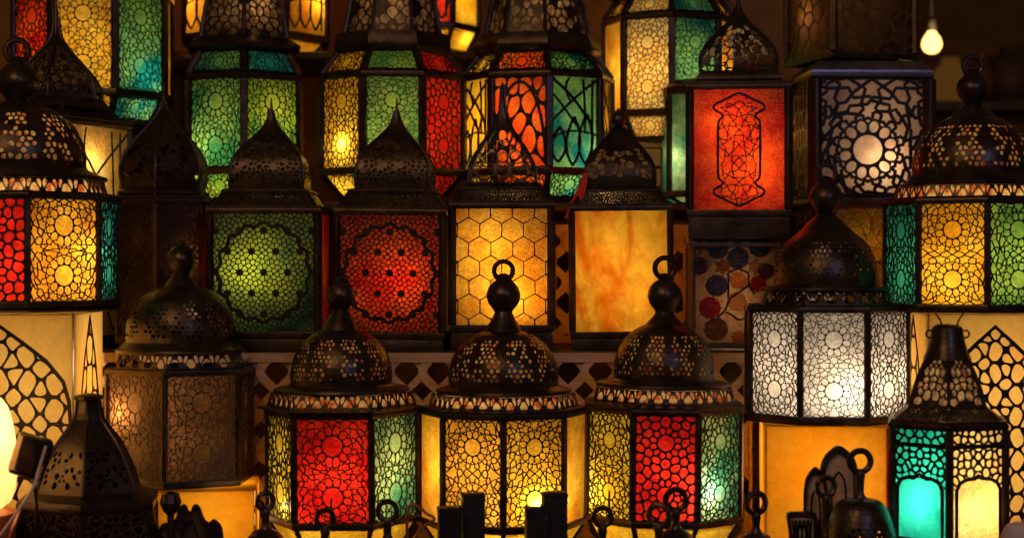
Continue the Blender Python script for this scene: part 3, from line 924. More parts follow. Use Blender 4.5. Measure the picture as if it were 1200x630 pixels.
lantern('lantern', 'big red, yellow and green domed lantern on the cream box at the left edge', 20, 2.70, 8, 28, 116, 353, 232, on=ZBL + .001,
        faces={-1: (RED, 'bubble'), 0: AMBER, 1: TEAL}, default=AMBER, T=dome_at(0, 1.2, 226, dome=(194, 124), ball=(96, 23), ring=(60, 13), domeR=78, neckR=30, flangeR=104, hole=7.5), liner=LINER,
        lamps=[(50, 320, .8), (-10, 290, .7), (98, 300, .35, NEUT, .25)])
lantern('lantern', 'big yellow and green domed lantern on the cream box at the right edge', 1140, 2.70, 8, -13.5, 101, 357, 238, on=ZBL + .001,
        faces={0: YELLOW, -1: TEAL, 1: GREEN}, default=AMBER, T=dome_at(0, 1.05, 232, dome=(202, 138), ball=(104, 19), ring=(78, 11), domeR=69, neckR=27, hole=6.8), liner=LINER,
        lamps=[(1120, 325, .8), (1165, 300, .6)])
lantern('lantern', 'round-domed lantern with white panes on the plain amber box', 968, 2.75, 8, 5.5, 97, 488, 366, on=ZC1 + .001,
        default=(WHITE, 'fine'), T=dome_at(0, 1.0, 358, dome=(336, 268), ball=(232, 20), ring=(204, 11), domeR=60, neckR=28, eaveR=95, bandR=(80, 74), flangeR=78), lace=LACE,
        lamps=[(978, 452, .75, (1, .84, .62), .55), (920, 430, .22, (1, .80, .58)), (1035, 440, .22, (1, .82, .6))], t=.75)
lantern('lantern', 'unlit round-domed lantern with dull brown panes in dark metal at the left', 212, 2.80, 6, 18, 87, 563, 440, on=ZC2 + .001,
        default=(BROWNG, 'fine'), T=dome_at(0, 1.0, 432, dome=(402, 335), ball=(304, 17), ring=(280, 0), domeR=63, neckR=20, eaveR=86, bandR=(77, 74), flangeR=76), lace=BROWNLACE, t=.9, lamps=[(158, 478, .8, WARM, .45)])  # lamp added inside for the cream box's glow on the left pane

# ---- square lanterns on the shelf
OG = [(222, 47), (212, 48), (198, 47), (184, 42), (172, 31), (160, 18), (150, 9), (140, 4), (130, 2)]
def ogee(dx=0, dy=0, k=1.0, yref=245, **kw):
    o = dict(band=(yref - 3, yref - 21 * k), bandR=(84 * k, 68 * k), prof=[(yref - 245 + 245 - (245 - y) * k, r * k * 1.25) for y, r in OG], n=4, spire=yref - 130 * k, cell=4.6, dt=.7)
    o.update(kw); return o
lantern('lantern', 'square lantern with a green flower-medallion pane and dark ogee dome', 318, 3.0, 4, -8, 87, 388, 250, on=SHELF1 + .001,
        faces={0: (GREENMIX, 'florets'), 1: (REDOR, None)}, default=(REDOR, None), top='ogee', T=ogee(), liner=LINERB, lamps=[(300, 318, .22, NEUT, .40), (335, 300, .07, NEUT)], t=.8, post=9)
lantern('lantern', 'square lantern with a red flower-medallion pane and dark ogee dome', 462, 3.0, 4, -6, 86, 389, 251, on=SHELF1 + .001,
        faces={0: (REDOR, 'florets'), 1: (BROWNG, None)}, default=(RED, None), top='ogee', T=ogee(), liner=LINERB, tilt=.6, lamps=[(478, 326, .34, WARM, .40), (440, 335, .12)], t=.8, post=9)
lantern('lantern', 'square lantern with an amber honeycomb pane and open wire dome', 589, 3.0, 4, -1, 80, 381, 244, on=SHELF1 + .001,
        faces={0: (AMBER, 'hex')}, default=(AMBER, None), top='ogee', T=ogee(0, 0, .96, 241, cell=15, keep=(.02, .55), solidp=0.0, prof=[(216, 56), (200, 55), (186, 47), (170, 33), (155, 19), (142, 9), (130, 4), (100, 2)], spire=96), lamps=[(600, 340, .8), (575, 290, .4)], t=.8, post=9)
lantern('lantern', 'square lantern with a plain swirled amber pane and brown pointed cap', 727, 3.0, 4, 2, 79, 388, 247, on=SHELF1 + .001,
        faces={0: (SWIRL, None)}, default=(AMBER, None), top='ogee', T=ogee(0, 0, .92, 243, n=4, knob=(140, 9), prof=[(220, 56), (208, 58), (194, 55), (178, 40), (165, 24), (155, 12), (150, 8)], keep=(.1, .55), solidp=.45, cell=6), liner=LINERB, tilt=-.5, lamps=[(735, 345, .6, WARM, -.1), (715, 290, .5, WARM, -.1)], post=7, metal=METAL)
ZM3 = Z(281, 2.95)
lantern('lantern', 'square lantern with a red pane and cartouche, standing on the mosaic lantern', 865, 3.02, 4, 1, 79, 246, 105, on=ZM3 + .001,
        faces={0: (REDOR, 'cartouche')}, default=(RED, None), top='ogee', T=ogee(0, 0, .9, 100, cell=9, keep=(.02, .7), solidp=.1, band=(98, 92), bandR=(70, 66), prof=[(88, 60), (78, 63), (66, 60), (52, 48), (40, 32), (28, 16), (18, 8), (10, 4)], spire=-8), lamps=[(880, 205, .55), (850, 150, .45)], t=.8, post=9)

# mosaic lantern under it
def mosaic_lantern():
    d = 3.02; s = d * K; x = 858; th = -atan((x - 600) * K) + radians(4); A = 98 * s; h = ZM3 - SHELF1
    root = thing('lantern', (X(x, d), d, SHELF1 + .001), 'dim box lantern with a mosaic pane of blue discs and cream stars', 'lantern')
    mb = frame_mesh(4, th, A * .7071, .012, h - .014, 7 * s, .010, .010); obj('frame', mb, DARKWOOD, root)
    F0 = lambda z: Z(z, d - A / 2) - SHELF1
    for k in range(4):
        p = pane(root, th + k * pi / 2, A / 2, A / 2, A * .95, A * .95, .012, h - .014, TAN if k == 0 else BROWNG, None)
        if k: continue
        def put(name, mat, shapes):
            for pts in shapes:
                mb = MB()
                vs = [((q[0] - x) * s, -A / 2 - .0022, F0(q[1])) for q in pts]
                N = len(vs); vs2 = [(a, b - .0016, c) for a, b, c in vs]
                mb.add(vs + vs2, [tuple(range(N, 2 * N))] + [(i, (i + 1) % N, N + (i + 1) % N, N + i) for i in range(N)])
                obj(name, mb, mat, p)
        disc = lambda cx, cy, r, n=10: [(cx + r * cos(2 * pi * i / n), cy - r * sin(2 * pi * i / n)) for i in range(n)]
        put('blue_disc', BLUE, [disc(838, 291, 13), disc(886, 289, 13), disc(861, 303, 13), disc(837, 335, 13)])
        put('red_disc', RED, [disc(829, 361, 13), disc(884, 333, 10, 8)])
        put('amber_tile', AMBER, [disc(861, 329, 11, 6), disc(862, 396, 9, 6)])
        star = lambda cx, cy, r, n=6: [(cx + (r if i % 2 == 0 else r * .58) * sin(pi * i / n), cy - (r if i % 2 == 0 else r * .58) * cos(pi * i / n)) for i in range(2 * n)][::-1]
        put('star_tile', FROST, [star(844, 313, 11), star(881, 313, 11), star(861, 285, 9), star(818, 289, 9), star(900, 288, 8)])
        put('pale_tile', FROST, [disc(860, 354, 12, 6)])
        put('brown_tile', BROWNG, [disc(836, 386, 14), disc(817, 312, 11, 8), disc(893, 318, 10, 8), disc(890, 372, 15, 8)])
        lines = MB()
        F = lambda a, b, off: (a, -A / 2 - .004 - off, b)
        for pl in ([(850, 276), (850, 281), (861, 286), (873, 281), (873, 276)], [(850, 350), (850, 320), (861, 315), (873, 320), (873, 335), (852, 350), (846, 365), (862, 375), (873, 372)], [(846, 365), (838, 372)], [(873, 335), (880, 345)]):
            lines.strip([((a - x) * s, F0(b)) for a, b in pl], 1.2 * s, F, .0012)
        obj('leading', lines, LACE, p)
    mb = MB(); mb.box((0, 0, h - .003), A, A, .006, rz=th, bev=.001); obj('lid', mb, DARKWOOD, root)
    lamp(root, (0, -.02, h * .45), .55)
mosaic_lantern()

# ---- dark and half-hidden lanterns of the left side
lantern('lantern', 'unlit tall dark lantern with a pointed dome standing in the shade at the left', 192, 3.0, 6, 20, 56, 396, 238, on=SHELF1 + .001,
        default=(BROWNG, 'fine'), faces={1: (RED, None)}, top='ogee', T=dict(band=(232, 226), bandR=(58, 54), n=6, prof=[(222, 50), (205, 54), (188, 52), (170, 40), (155, 26), (140, 12), (128, 5), (118, 2)], spire=96, cell=8, solidp=.55), lace=METAL, lamps=[(225, 300, .05)], t=1.2)  # faint lamp added inside this unlit lantern to light its red pane
lantern('lantern', 'ogee-domed lantern with an amber script pane, behind the big lantern at the left edge', 66, 3.05, 4, -40, 84, 394, 146, on=SHELF1 + .001,
        default=(CREAM, 'script'), top='ogee', T=dict(band=(140, 124), bandR=(76, 64), n=6, prof=[(118, 56), (104, 56), (90, 48), (76, 34), (62, 20), (50, 10), (40, 5), (20, 3)], spire=-4, cell=8, keep=(.03, .7), solidp=.12), liner=LINERB, lamps=[(100, 190, .3), (80, 240, .25)], t=.9)

# ---- many-sided lanterns of the upper row
def facetT(k=1.0, y=38, R=60, **kw):
    o = dict(roof=y, prof=[(y, R), (y - 40, R * .84), (y - 75, R * .55), (y - 100, R * .2)], cell=9); o.update(kw); return o
lantern('lantern', 'six-sided lantern with two green panes and a dark roof in the upper row', 286, 3.32, 6, 30, 73, 195, 92, on=SHELF2 + .001,
        default=(GREEN, 'fine'), faces={-1: (GREEN, 'fine'), 0: (LIME, 'fine')}, upper=(60, .80, 'fine'), lower=(232, .72, LIME, 'fine'), top='facet', T=facetT(1, 40, 57, upper_glass={-1: TEALMIX, 0: TEAL}, roofR=74), liner=LINERB,
        lamps=[(255, 180, .65, NEUT), (315, 160, .3, NEUT), (290, 215, .15, NEUT), (300, 15, .10)], t=.85, post=9)
lantern('lantern', 'eight-sided lantern with yellow, green and red panes in the upper row', 460, 3.32, 8, 0, 88, 196, 90, on=SHELF2 + .001,
        default=(AMBER, None), faces={0: (GREEN, 'fine'), -1: (YELLOW, 'rosette'), 1: (RED, 'bubble'), 2: (AMBER, None)}, upper=(60, .78, 'rosette'), lower=(230, .70, None, 'rosette'), top='facet', T=facetT(1, 34, 60, roofR=72), liner=LINERB,
        lamps=[(410, 172, .45, NEUT, .66), (480, 150, .6), (410, 214, .2), (460, 15, .10)], t=.85, post=9)
lantern('lantern', 'eight-sided upper-row lantern with orange-red and teal panes under bold black script', 630, 3.32, 8, -14, 88, 196, 90, on=SHELF2 + .001,
        default=(AMBER, None), faces={0: (ORANGE, 'veins'), -1: (YELLOW, 'script'), 1: (TEALMIX, 'script'), 2: (AMBER, 'script')}, upper=(61, .80, 'rosette'), lower=(230, .72, None, 'rosette'), top='facet', T=facetT(1, 36, 62, roofR=76), liner=LINERB,
        lamps=[(600, 150, .9), (670, 190, .7, NEUT), (660, 212, .2, NEUT), (640, 12, .10)], t=1.3, post=9)
lantern('lantern', 'pale green and yellow lantern half hidden behind the red square lantern', 852, 3.46, 8, 10, 78, 222, 108, on=SHELF2 + .001,
        default=(CREAM, 'rosette'), faces={-1: (MINT, None), -2: (MINT, None)}, lower=(236, .8, None, None), top='plate', lamps=[(895, 160, .7), (800, 190, .25, NEUT)], t=.85)

# ---- top edge of the picture
def crate(label, x, d, a, z0, z1, mat=DARKWOOD):
    s = d * K; t = thing('wooden_crate', (X(x, d), d, z0), label, 'crate'); h = z1 - z0
    mb = MB(); mb.box((0, 0, h - .006), a * s, a * s, .012, bev=.002); obj('lid', mb, mat, t)
    n = 3
    for k in range(4):
        q = k * pi / 2
        for j in range(n):
            ph = (h - .014) / n; mb = MB()
            mb.box((0, 0, .002 + ph * (j + .5)), a * s * (1 if k % 2 else .96), .010, ph - .004, bev=.0015)
            o = obj('slat', mb, mat, t); o.location = (sin(q) * (a * s / 2 - .008), -cos(q) * (a * s / 2 - .008), 0); o.rotation_euler = (0, 0, q)
    return t
zc = Z(146, 3.42); crate('dark crate under the orange, yellow and teal lantern at the top left', 112, 3.50, 104, SHELF2 + .001, zc)
lantern('lantern', 'eight-sided lantern with orange, yellow and teal panes at the top left corner', 110, 3.50, 8, -8, 92, 104, -14, on=zc + .001,
        default=(AMBER, None), faces={0: (YELLOW, 'rosette'), -1: (REDOR, 'rosette'), 1: (TEALMIX, 'fine')}, lower=(138, .8, None, 'fine'), top='facet', T=facetT(1, -40, 60), upper=(-28, .8, None), lamps=[(100, 60, .8), (165, 95, .6, NEUT), (165, 125, .15, NEUT)], t=1.0, post=9)
zc = Z(166, 3.5); crate('brown crate under the tilted cream and teal lantern', 786, 3.58, 92, SHELF2 + .001, zc, FRET)
lantern('lantern', 'slightly tilted lantern with cream and teal panes behind the red square lantern', 784, 3.58, 8, -20, 76, 128, 22, on=zc + .001,
        default=(AMBER, None), faces={0: (CREAM, 'fine'), 1: (TEALMIX, 'fine'), -1: (AMBER, None)}, upper=(-6, .8, 'fine'), lower=(160, .78, None, 'fine'), top='facet', T=facetT(1, -24, 60), lamps=[(765, 95, .9), (810, 100, .6, NEUT), (768, 145, .2)], t=.8, post=8)
lantern('lantern', 'amber lantern behind the roof of the six-sided green lantern at the top', 300, 3.78, 8, 0, 88, 36, -70, on=SHELF3 + .001,
        default=(AMBER, 'script'), lower=(58, .8, AMBER, None), top='plate', lamps=[(240, 10, .7), (365, 0, .7)], t=1.2)
lantern('lantern', 'red and yellow lantern cut off by the top edge, right of the amber one', 496, 3.78, 8, 8, 66, 26, -80, on=SHELF3 + .001,
        default=(AMBER, 'script'), faces={0: (REDOR, 'script'), 1: (YELLOW, None)}, lower=(56, .8, YELLOW, None), top='plate', lamps=[(515, 0, .7), (540, 45, .15)], t=1.2)

# ---- stack of dark box lanterns at the right
ZM2 = Z(234, 3.20)
lantern('lantern', 'dim amber filigree box lantern at the foot of the dark stack at the right', 1005, 3.27, 4, 14, 90, 404, 244, on=SHELF1 + .001,
        default=(BROWNG, 'fine'), faces={0: (AMBER, 'fine')}, top='plate', T=dict(h=4), lace=BROWNLACE, lamps=[(1010, 290, .10)], t=.9, post=9)
ZM2 = Z(236, 3.20) + .012
lantern('lantern', 'dark box lantern with a white star-lattice pane in the stack at the right', 1005, 3.27, 4, 14, 93, 232, 92, on=ZM2,
        default=(BROWNG, 'scroll'), faces={0: (FROST, 'star')}, top='plate', T=dict(h=14, mat=TIN), lamps=[(1022, 192, .34, (1, .74, .46), .45), (1015, 130, .10, (1, .72, .44))], t=2.3, post=15)
lantern('lantern', 'brown carved box lantern on top of the dark stack at the right', 996, 3.27, 4, 31, 76, 62, -50, on=Z(62, 3.18) + .004,
        default=(BROWNG, 'scroll'), lace=BRONZE, top='plate', lamps=[(960, 20, .14, WARM, .1)], t=1.1, post=9)

# ---- small lanterns at the lower right and lower left
lantern('lantern', 'small lantern with turquoise and pale yellow arched panes at the lower right', 1110, 2.46, 6, 32, 73, 636, 503, on=TABLE_Z,
        faces={-1: (TURQ, 'moorish'), 0: (CREAM, 'moorish')}, default=(CREAM, None), top='none', lamps=[(1085, 585, .40, (1, .9, .75)), (1140, 590, .55), (1110, 530, .3, NEUT)], t=1.0, post=9)
def small_cap():
    root = [o for o in SC.objects if o.get('label', '').startswith('small lantern with turquoise')][0]
    d = 2.46; s = d * K; th = radians(32) - atan(510 * K); zb = TABLE_Z; za = lambda y: Z(y, d) - zb; df = d - 62 * s
    z0 = Z(497, df) - zb
    mb = MB(); ph = th + pi / 6
    # sloping pierced eave
    for k in range(6):
        phi = th + k * pi / 3; c6 = cos(pi / 6)
        a0, a1 = 72 * s * c6, 52 * s * c6; w0, w1 = 72 * s, 52 * s; zz0, zz1 = z0 + .002, z0 + 16 * s; h = hypot(zz1 - zz0, a1 - a0)
        for q, r in pattern('scroll', w0, h, .0010, k % 2)[0]:
            mb.ring(q, r, lambda x_, y_, off: ((a0 + (a1 - a0) * y_ / h + off) * sin(phi) + x_ * (1 + (w1 / w0 - 1) * y_ / h) * cos(phi), -(a0 + (a1 - a0) * y_ / h + off) * cos(phi) + x_ * (1 + (w1 / w0 - 1) * y_ / h) * sin(phi), zz0 + (zz1 - zz0) * y_ / h), .001)
    mb.lathe([(66 * s, z0 - .001), (75 * s, z0 - .001), (75 * s, z0 + .003), (70 * s, z0 + .004)], 6, ph, closed=True)
    obj('cornice', mb, METAL, root)
    prof = [(50 * s, z0 + 15 * s), (48 * s, za(474)), (43 * s, za(455)), (36 * s, za(438)), (27 * s, za(420))]
    obj('roof', facet_dome(prof, 6, th, .0011, 8.5 * s, (.14, .95), 5, .05, 2.2 * s), METAL, root)
    mb = MB(); mb.lathe([(r * .92, z) for r, z in prof], 6, ph, cap=False); obj('roof_liner', mb, LINERB, root)
    mb = MB(); mb.lathe([(28 * s, za(421)), (24 * s, za(412)), (20 * s, za(398)), (18 * s, za(384)), (13 * s, za(380)), (0, za(379))], 12, ph); obj('cap', mb, METAL, root)
    for sx in (-1, 1):
        mb = MB(); mb.torus((sx * 21 * s, -2 * s, za(391)), 4.2 * s, 1.2 * s); obj('ear_ring', mb, METAL, root)
        mb = MB(); mb.tube([(sx * 8 * s, -10 * s, za(382)), (sx * 11 * s, -11 * s, za(374)), (sx * 18 * s, -10 * s, za(364))], 1.1 * s, 6); obj('wire', mb, METAL, root)
    lamp(root, (0, 0, za(455)), .12)
small_cap()

def bell_lantern():
    d = 2.47; s = d * K; x = 104; root = thing('lantern', (X(x, d), d, TABLE_Z), 'small dark bell-topped lantern at the lower left in front of the cream box', 'lantern')
    za = lambda y: Z(y, d) - TABLE_Z; th = radians(24) - atan((x - 600) * K); R = 84 * s
    obj('frame', frame_mesh(6, th, R, .012, za(592), 9 * s, .010, 8 * s), METAL, root)
    for k in range(6):
        pane(root, th + k * pi / 3, R * .866, R * .866, R * .94, R * .94, .012, za(592), BROWNG, 'fine', .0011, BROWNLACE, k % 2)
    mb = MB(); mb.lathe([(R * .9, za(584)), (R * 1.06, za(584)), (R * 1.03, za(580)), (R * .8, za(573)), (R * .7, za(573))], 6, th + pi / 6, closed=True); obj('cornice', mb, METAL, root)
    prof = [(64 * s, za(573)), (60 * s, za(560)), (52 * s, za(540)), (40 * s, za(518)), (25 * s, za(500)), (16 * s, za(488)), (14 * s, za(468))]
    prof = smoothprof(prof, 1)
    obj('dome', facet_dome(prof, 6, th, .0012, 6.5 * s, (.08, .46), 11, .42, 2 * s), METAL, root)
    mb = MB(); mb.lathe([(r * .92, z) for r, z in prof], 6, th + pi / 6); obj('dome_liner', mb, BROWNG, root)
    mb = MB(); mb.lathe([(14.5 * s, za(469)), (17 * s, za(467)), (17 * s, za(463)), (9 * s, za(461)), (0, za(460))], 16); obj('cap', mb, METAL, root)
bell_lantern()

# ---- silhouettes along the bottom edge: ring-topped little lanterns
def ring_lantern(label, x, d, yr, rr, tw=0.1, hook=None, neck=22, shoulder=24, ydome=None):
    s = d * K; root = thing('lantern', (X(x, d), d, TABLE_Z), label, 'small lantern', 'small dark ring-topped lanterns along the front')
    za = lambda y: Z(y, d) - TABLE_Z; zr = za(yr)
    mb = MB(); mb.torus((0, 0, zr), rr * s, rr * .30 * s, ry=tw); obj('ring', mb, METAL, root)
    yb = yr + rr + 1; y1 = yb + neck; yd = ydome or y1 + 22
    mb = MB(); mb.lathe([(0, za(yb - 3)), (4 * s, za(yb - 2)), (6 * s, za(yb + 3)), (5 * s, za(yb + 8)), (4.5 * s, za(y1 - 6)), (8 * s, za(y1))], 18); obj('neck', mb, METAL, root)
    prof = smoothprof([(shoulder * s, za(yd)), (shoulder * .98 * s, za(yd - (yd - y1) * .4)), (shoulder * .7 * s, za(y1 + 3)), (8 * s, za(y1 - 1))], 2)
    obj('dome', round_dome(prof, .0012, 7 * s, seed=int(x), keep=(.1, .45), panels=6), METAL, root)
    R = shoulder * 1.25 * s; zt = za(yd) - .003
    obj('frame', frame_mesh(6, .3, R, .008, zt, 5 * s, .007, .004), METAL, root)
    for k in range(6): pane(root, .3 + k * pi / 3, R * .866, R * .866, R * .92, R * .92, .008, zt, BROWNG, None)
    if hook:
        mb = MB(); mb.tube([(hook[0] * s, .002, zr - rr * s * .9), (hook[0] * s, .002, za(hook[1]))], [1.8 * s, 1.2 * s], 6); obj('hook', mb, METAL, root)
    return root
ring_lantern('little dark lantern with a round knob ring at the foot of the yellow pane', 311, 2.40, 587, 10, .5)
ring_lantern('little dark ring-and-hook lantern before the red pane of the left domed lantern', 381, 2.38, 607, 10, .15, (7, 584))
ring_lantern('little dark lantern whose ring stands before the green pane of the left domed lantern', 454, 2.38, 598, 11, -.1)
ring_lantern('little dark lantern whose hooked ring stands before the yellow pane of the right domed lantern', 706, 2.38, 605, 10.5, .1, (8, 574))
ring_lantern('little dark lantern with the lower of two rings before the deep red pane', 772, 2.36, 603, 12, -.3)
ring_lantern('little dark lantern with the higher of two rings before the deep red pane', 792, 2.44, 585, 12, .1)
ring_lantern('little dark lantern with hooked ring left of the plain amber box', 886, 2.40, 589, 12, .35, (3, 558))
ring_lantern('slender dark lantern with a ring before the left half of the plain amber box', 968, 2.40, 570, 11, .2, None, 46, 18)
ring_lantern('big dark round-domed lantern with a long-necked ring before the plain amber box', 1008, 2.38, 540, 12.5, .1, None, 30, 41, 645)

# stepped dark blocks, loops of wire
def block(label, x, d, parts):
    s = d * K; t = thing('candle_block', (X(x, d), d, TABLE_Z), label, 'candle block', 'dark square blocks along the front')
    for (dx, w, ytop, dy) in parts:
        h = Z(ytop, d) - TABLE_Z; mb = MB(); mb.box((dx * s, dy * s, h / 2), w * s, w * s, h, rz=.12, bev=1.2 * s)
        mb.box((dx * s, dy * s, h + .5 * s), w * 1.07 * s, w * 1.07 * s, 4.5 * s, rz=.12, bev=1.3 * s); mb.box((dx * s, dy * s, h - 9 * s), w * 1.03 * s, w * 1.03 * s, 2.2 * s, rz=.12, bev=.8 * s)
        mb.lathe([(w * .85 * s, .0), (w * .62 * s, h * .35), (w * .5 * s, h * .55)], 4, pi / 4 + .12, c=(dx * s, dy * s))
        obj('pillar', mb, BLACK, t)
block('pair of square dark blocks before the left amber panes of the middle lantern', 540, 2.40, [(-13, 27, 596, -4), (14, 26, 582, 14)])
block('pair of square dark blocks before the bright pane of the middle lantern', 642, 2.40, [(-14, 24, 596, -4), (8, 28, 581, 14)])
def wire_thing(label, pts, r, d0, mat, name='wire_loop', cat='wire'):
    mb = MB(); P = [Vector((X(x, dd), dd, Z(y, dd))) for x, y, dd in pts]
    C = []
    for i in range(len(P) - 1):
        p0, p1, p2, p3 = P[max(0, i - 1)], P[i], P[i + 1], P[min(len(P) - 1, i + 2)]
        for k in range(6):
            q = k / 6; C.append(.5 * ((2 * p1) + (p2 - p0) * q + (2 * p0 - 5 * p1 + 4 * p2 - p3) * q * q + (3 * p1 - p0 - 3 * p2 + p3) * q ** 3))
    C.append(P[-1]); mb.tube(C, r * d0 * K, 7); return tag(obj(name, mb, mat), label, cat)
YT = lambda d: EYE + (CAMZ - TABLE_Z - .002) / (d * K)
wire_thing('bent copper wire handle beside the left dark blocks at the bottom', [(480, YT(2.42), 2.42), (478, 650, 2.42), (477, 615, 2.42), (480, 592, 2.42), (488, 592, 2.42), (500, 601, 2.42), (509, 608, 2.42), (494, 618, 2.42), (485, 640, 2.42), (484, YT(2.42), 2.42)], 1.7, 2.42, COPPER)
wire_thing('thin brown wire bent beside the right dark blocks at the bottom', [(662, YT(2.44), 2.44), (662, 640, 2.44), (666, 616, 2.44), (682, 611, 2.44), (697, 602, 2.44)], 1.3, 2.44, COPPER)

# cut-out ornaments, lower right and lower left
def ornament(label, x, d, y0, w, mat, shape='arch', rz=0.0):
    s = d * K; h = Z(y0, d) - TABLE_Z; W = w * s
    if shape == 'arch': out = [(-.5, 0), (.5, 0), (.5, .74), (.48, .84), (.38, .92), (.16, .975), (0, 1), (-.16, .975), (-.38, .92), (-.48, .84), (-.5, .74)]
    elif shape == 'flare': out = [(-.35, 0), (.5, 0), (.5, .93), (.45, 1), (-.44, 1), (-.5, .95), (-.42, .8), (-.36, .5)]
    else: out = [(-.5, 0), (.5, 0), (.5, .5), (.62, .62), (.60, .78), (.42, .82), (.30, .98), (.10, 1.0), (0, .88), (-.10, 1.0), (-.30, .98), (-.42, .82), (-.60, .78), (-.62, .62), (-.5, .5)]
    pts = chaikin([(a * W, b * h) for a, b in out], 2 if shape == 'scroll' else 1, .25)
    t = thing('cutout_ornament', (X(x, d), d, TABLE_Z), label, 'ornament'); t.rotation_euler = (0, 0, rz)
    N = len(pts); c = (0, h * .45); inn = [(c[0] + (a - c[0]) * .78, c[1] + (b - c[1]) * .91) for a, b in pts]
    mb = MB(); th = .010
    for yy in (0, th):
        o = [(a, yy, b) for a, b in pts] + [(a, yy, b) for a, b in inn]; mb.add(o, [(i, (i + 1) % N, N + (i + 1) % N, N + i) for i in range(N)])
    for L in (pts, inn):
        mb.add([(a, 0, b) for a, b in L] + [(a, th, b) for a, b in L], [(i, (i + 1) % N, N + (i + 1) % N, N + i) for i in range(N)])
    obj('border', mb, METAL, t)
    mb = MB(); mb.add([(a, th * .5, b) for a, b in inn], [tuple(range(N))]); pnl = obj('panel', mb, mat, t)
    lw = abs(inn[0][0]) * 2 if shape != 'flare' else W * .5
    mb = MB(); F = lambda x_, y_, off: (x_, th * .5 - .001 - off, y_)
    line = [(a * .48 + c[0] * .52, c[1] + (b - c[1]) * .74) for a, b in inn]
    mb.strip(line, .0012, F, .0008, True)
    if shape == 'flare':
        for k in range(5): mb.strip([(-.3 * W + k * .13 * W, h * .6), (-.2 * W + k * .13 * W, h * .9)], .001, F); mb.strip([(-.2 * W + k * .13 * W, h * .6), (-.3 * W + k * .13 * W, h * .9)], .001, F)
    obj('inlay', mb, LACE, pnl)
    return t
ornament('tall pointed-arch cut-out ornament before the plain amber box', 984, 2.47, 521, 46, FRET, 'arch', .1)
ornament('narrow round-headed arch ornament left of the tall pointed one', 956, 2.455, 546, 28, FRET, 'arch', -.1)
ornament('flared lattice ornament at the left end of the arch ornaments', 940, 2.44, 599, 36, FRET, 'flare')
ornament('scroll-topped cut-out ornament before the left amber box, larger of the pair', 222, 2.46, 590, 40, BROWNLACE, 'scroll', .1)
ornament('small scroll-topped cut-out ornament left of the larger one before the left amber box', 186, 2.45, 612, 34, BROWNLACE, 'scroll', -.1)
ornament('rounded dark ornament at the right end of the pair before the left amber box', 251, 2.45, 608, 22, METAL, 'arch', .2)
s_ = 2.42 * K
m = MB(); m.lathe([(0, Z(574, 2.42) - TABLE_Z), (10 * s_, Z(578, 2.42) - TABLE_Z), (13 * s_, Z(588, 2.42) - TABLE_Z), (9 * s_, Z(598, 2.42) - TABLE_Z), (4 * s_, Z(603, 2.42) - TABLE_Z), (4 * s_, .03), (14 * s_, .004), (14 * s_, 0)][::-1], 20)
o = tag(obj('knob_finial', m, METAL), 'dark round knob on a stem before the left amber box', 'knob'); o.location = (X(200, 2.42), 2.42, TABLE_Z)
m = MB(); m.box((0, 0, (Z(572, 2.5) - TABLE_Z) / 2), 17 * s_, 17 * s_, Z(572, 2.5) - TABLE_Z, bev=.002)
o = tag(obj('wooden_post', m, DARKWOOD), 'dark upright post beside the bell-topped lantern at the lower left', 'post'); o.location = (X(166, 2.5), 2.5, TABLE_Z)

# globe lamp, tilted box and cable at the far lower left
def globe_lamp():
    d = 2.36; s = d * K; t = thing('globe_lamp', (X(-46, d), d, TABLE_Z), 'bright glowing yellow lamp cut by the left edge at the bottom', 'lamp')
    za = lambda y: Z(y, d) - TABLE_Z
    mb = MB(); mb.lathe(smoothprof([(20 * s, za(455)), (52 * s, za(468)), (62 * s, za(510)), (65 * s, za(550)), (60 * s, za(585)), (48 * s, za(595))], 2), 32, cap=False); obj('shade', mb, ACRYL, t)
    mb = MB(); mb.lathe([(48 * s, za(596)), (64 * s, za(600)), (62 * s, za(640)), (40 * s, za(670)), (44 * s, .0)], 24); obj('base', mb, solid('orange_lacquer', (.75, .14, .02), (.9, .24, .04), rough=.3, scale=12), t)
    lamp(t, (0, 0, za(520)), 1.3, (1, .76, .42), .03); lamp(t, (14 * s, -12 * s, za(500)), .5, (1, .76, .42), .02)
globe_lamp()
def tilted_box():
    d = 2.34; s = d * K; t = thing('black_box', (X(36, d), d, Z(534, d)), 'small tilted black box in front of the cream box at the lower left', 'black_box')  # plain black box, gives off no light
    mb = MB(); mb.box((0, 0, 0), 40 * s, 34 * s, 46 * s, bev=2 * s); o = obj('housing', mb, BLACK, t); o.rotation_euler = (.1, .32, .35)
    mb = MB(); mb.box((-14 * s, -10 * s, 0), 24 * s, 14 * s, 42 * s, bev=1.5 * s); o = obj('side_flap', mb, BRONZE, t); o.rotation_euler = (.0, .30, .8)
    mb = MB(); mb.tube([(0, 6 * s, -14 * s), (4 * s, 10 * s, -60 * s), (4 * s, 10 * s, TABLE_Z - Z(534, d))], 2.4 * s, 8)
    mb.lathe([(16 * s, TABLE_Z - Z(534, d)), (16 * s, TABLE_Z - Z(534, d) + .006), (5 * s, TABLE_Z - Z(534, d) + .010)], 20, c=(4 * s, 10 * s)); obj('stand', mb, BLACK, t)
tilted_box()
wire_thing('pale twin cable running from the tilted black box down to the lower left corner', [(54, 522, 2.31), (46, 548, 2.30), (38, 572, 2.28), (18, 602, 2.26), (2, 624, 2.25), (-16, 650, 2.24), (-30, YT(2.24), 2.24)], 1.8, 2.3, CABLE, 'cable', 'cable')
wire_thing('yellow cord hanging next to the pale twin cable at the lower left', [(50, 545, 2.33), (42, 565, 2.31), (26, 592, 2.29), (20, 606, 2.28), (10, 640, 2.27), (6, YT(2.27), 2.27)], 2.2, 2.3, COPPER, 'cord', 'cord')
m = MB(); s_ = 2.3 * K
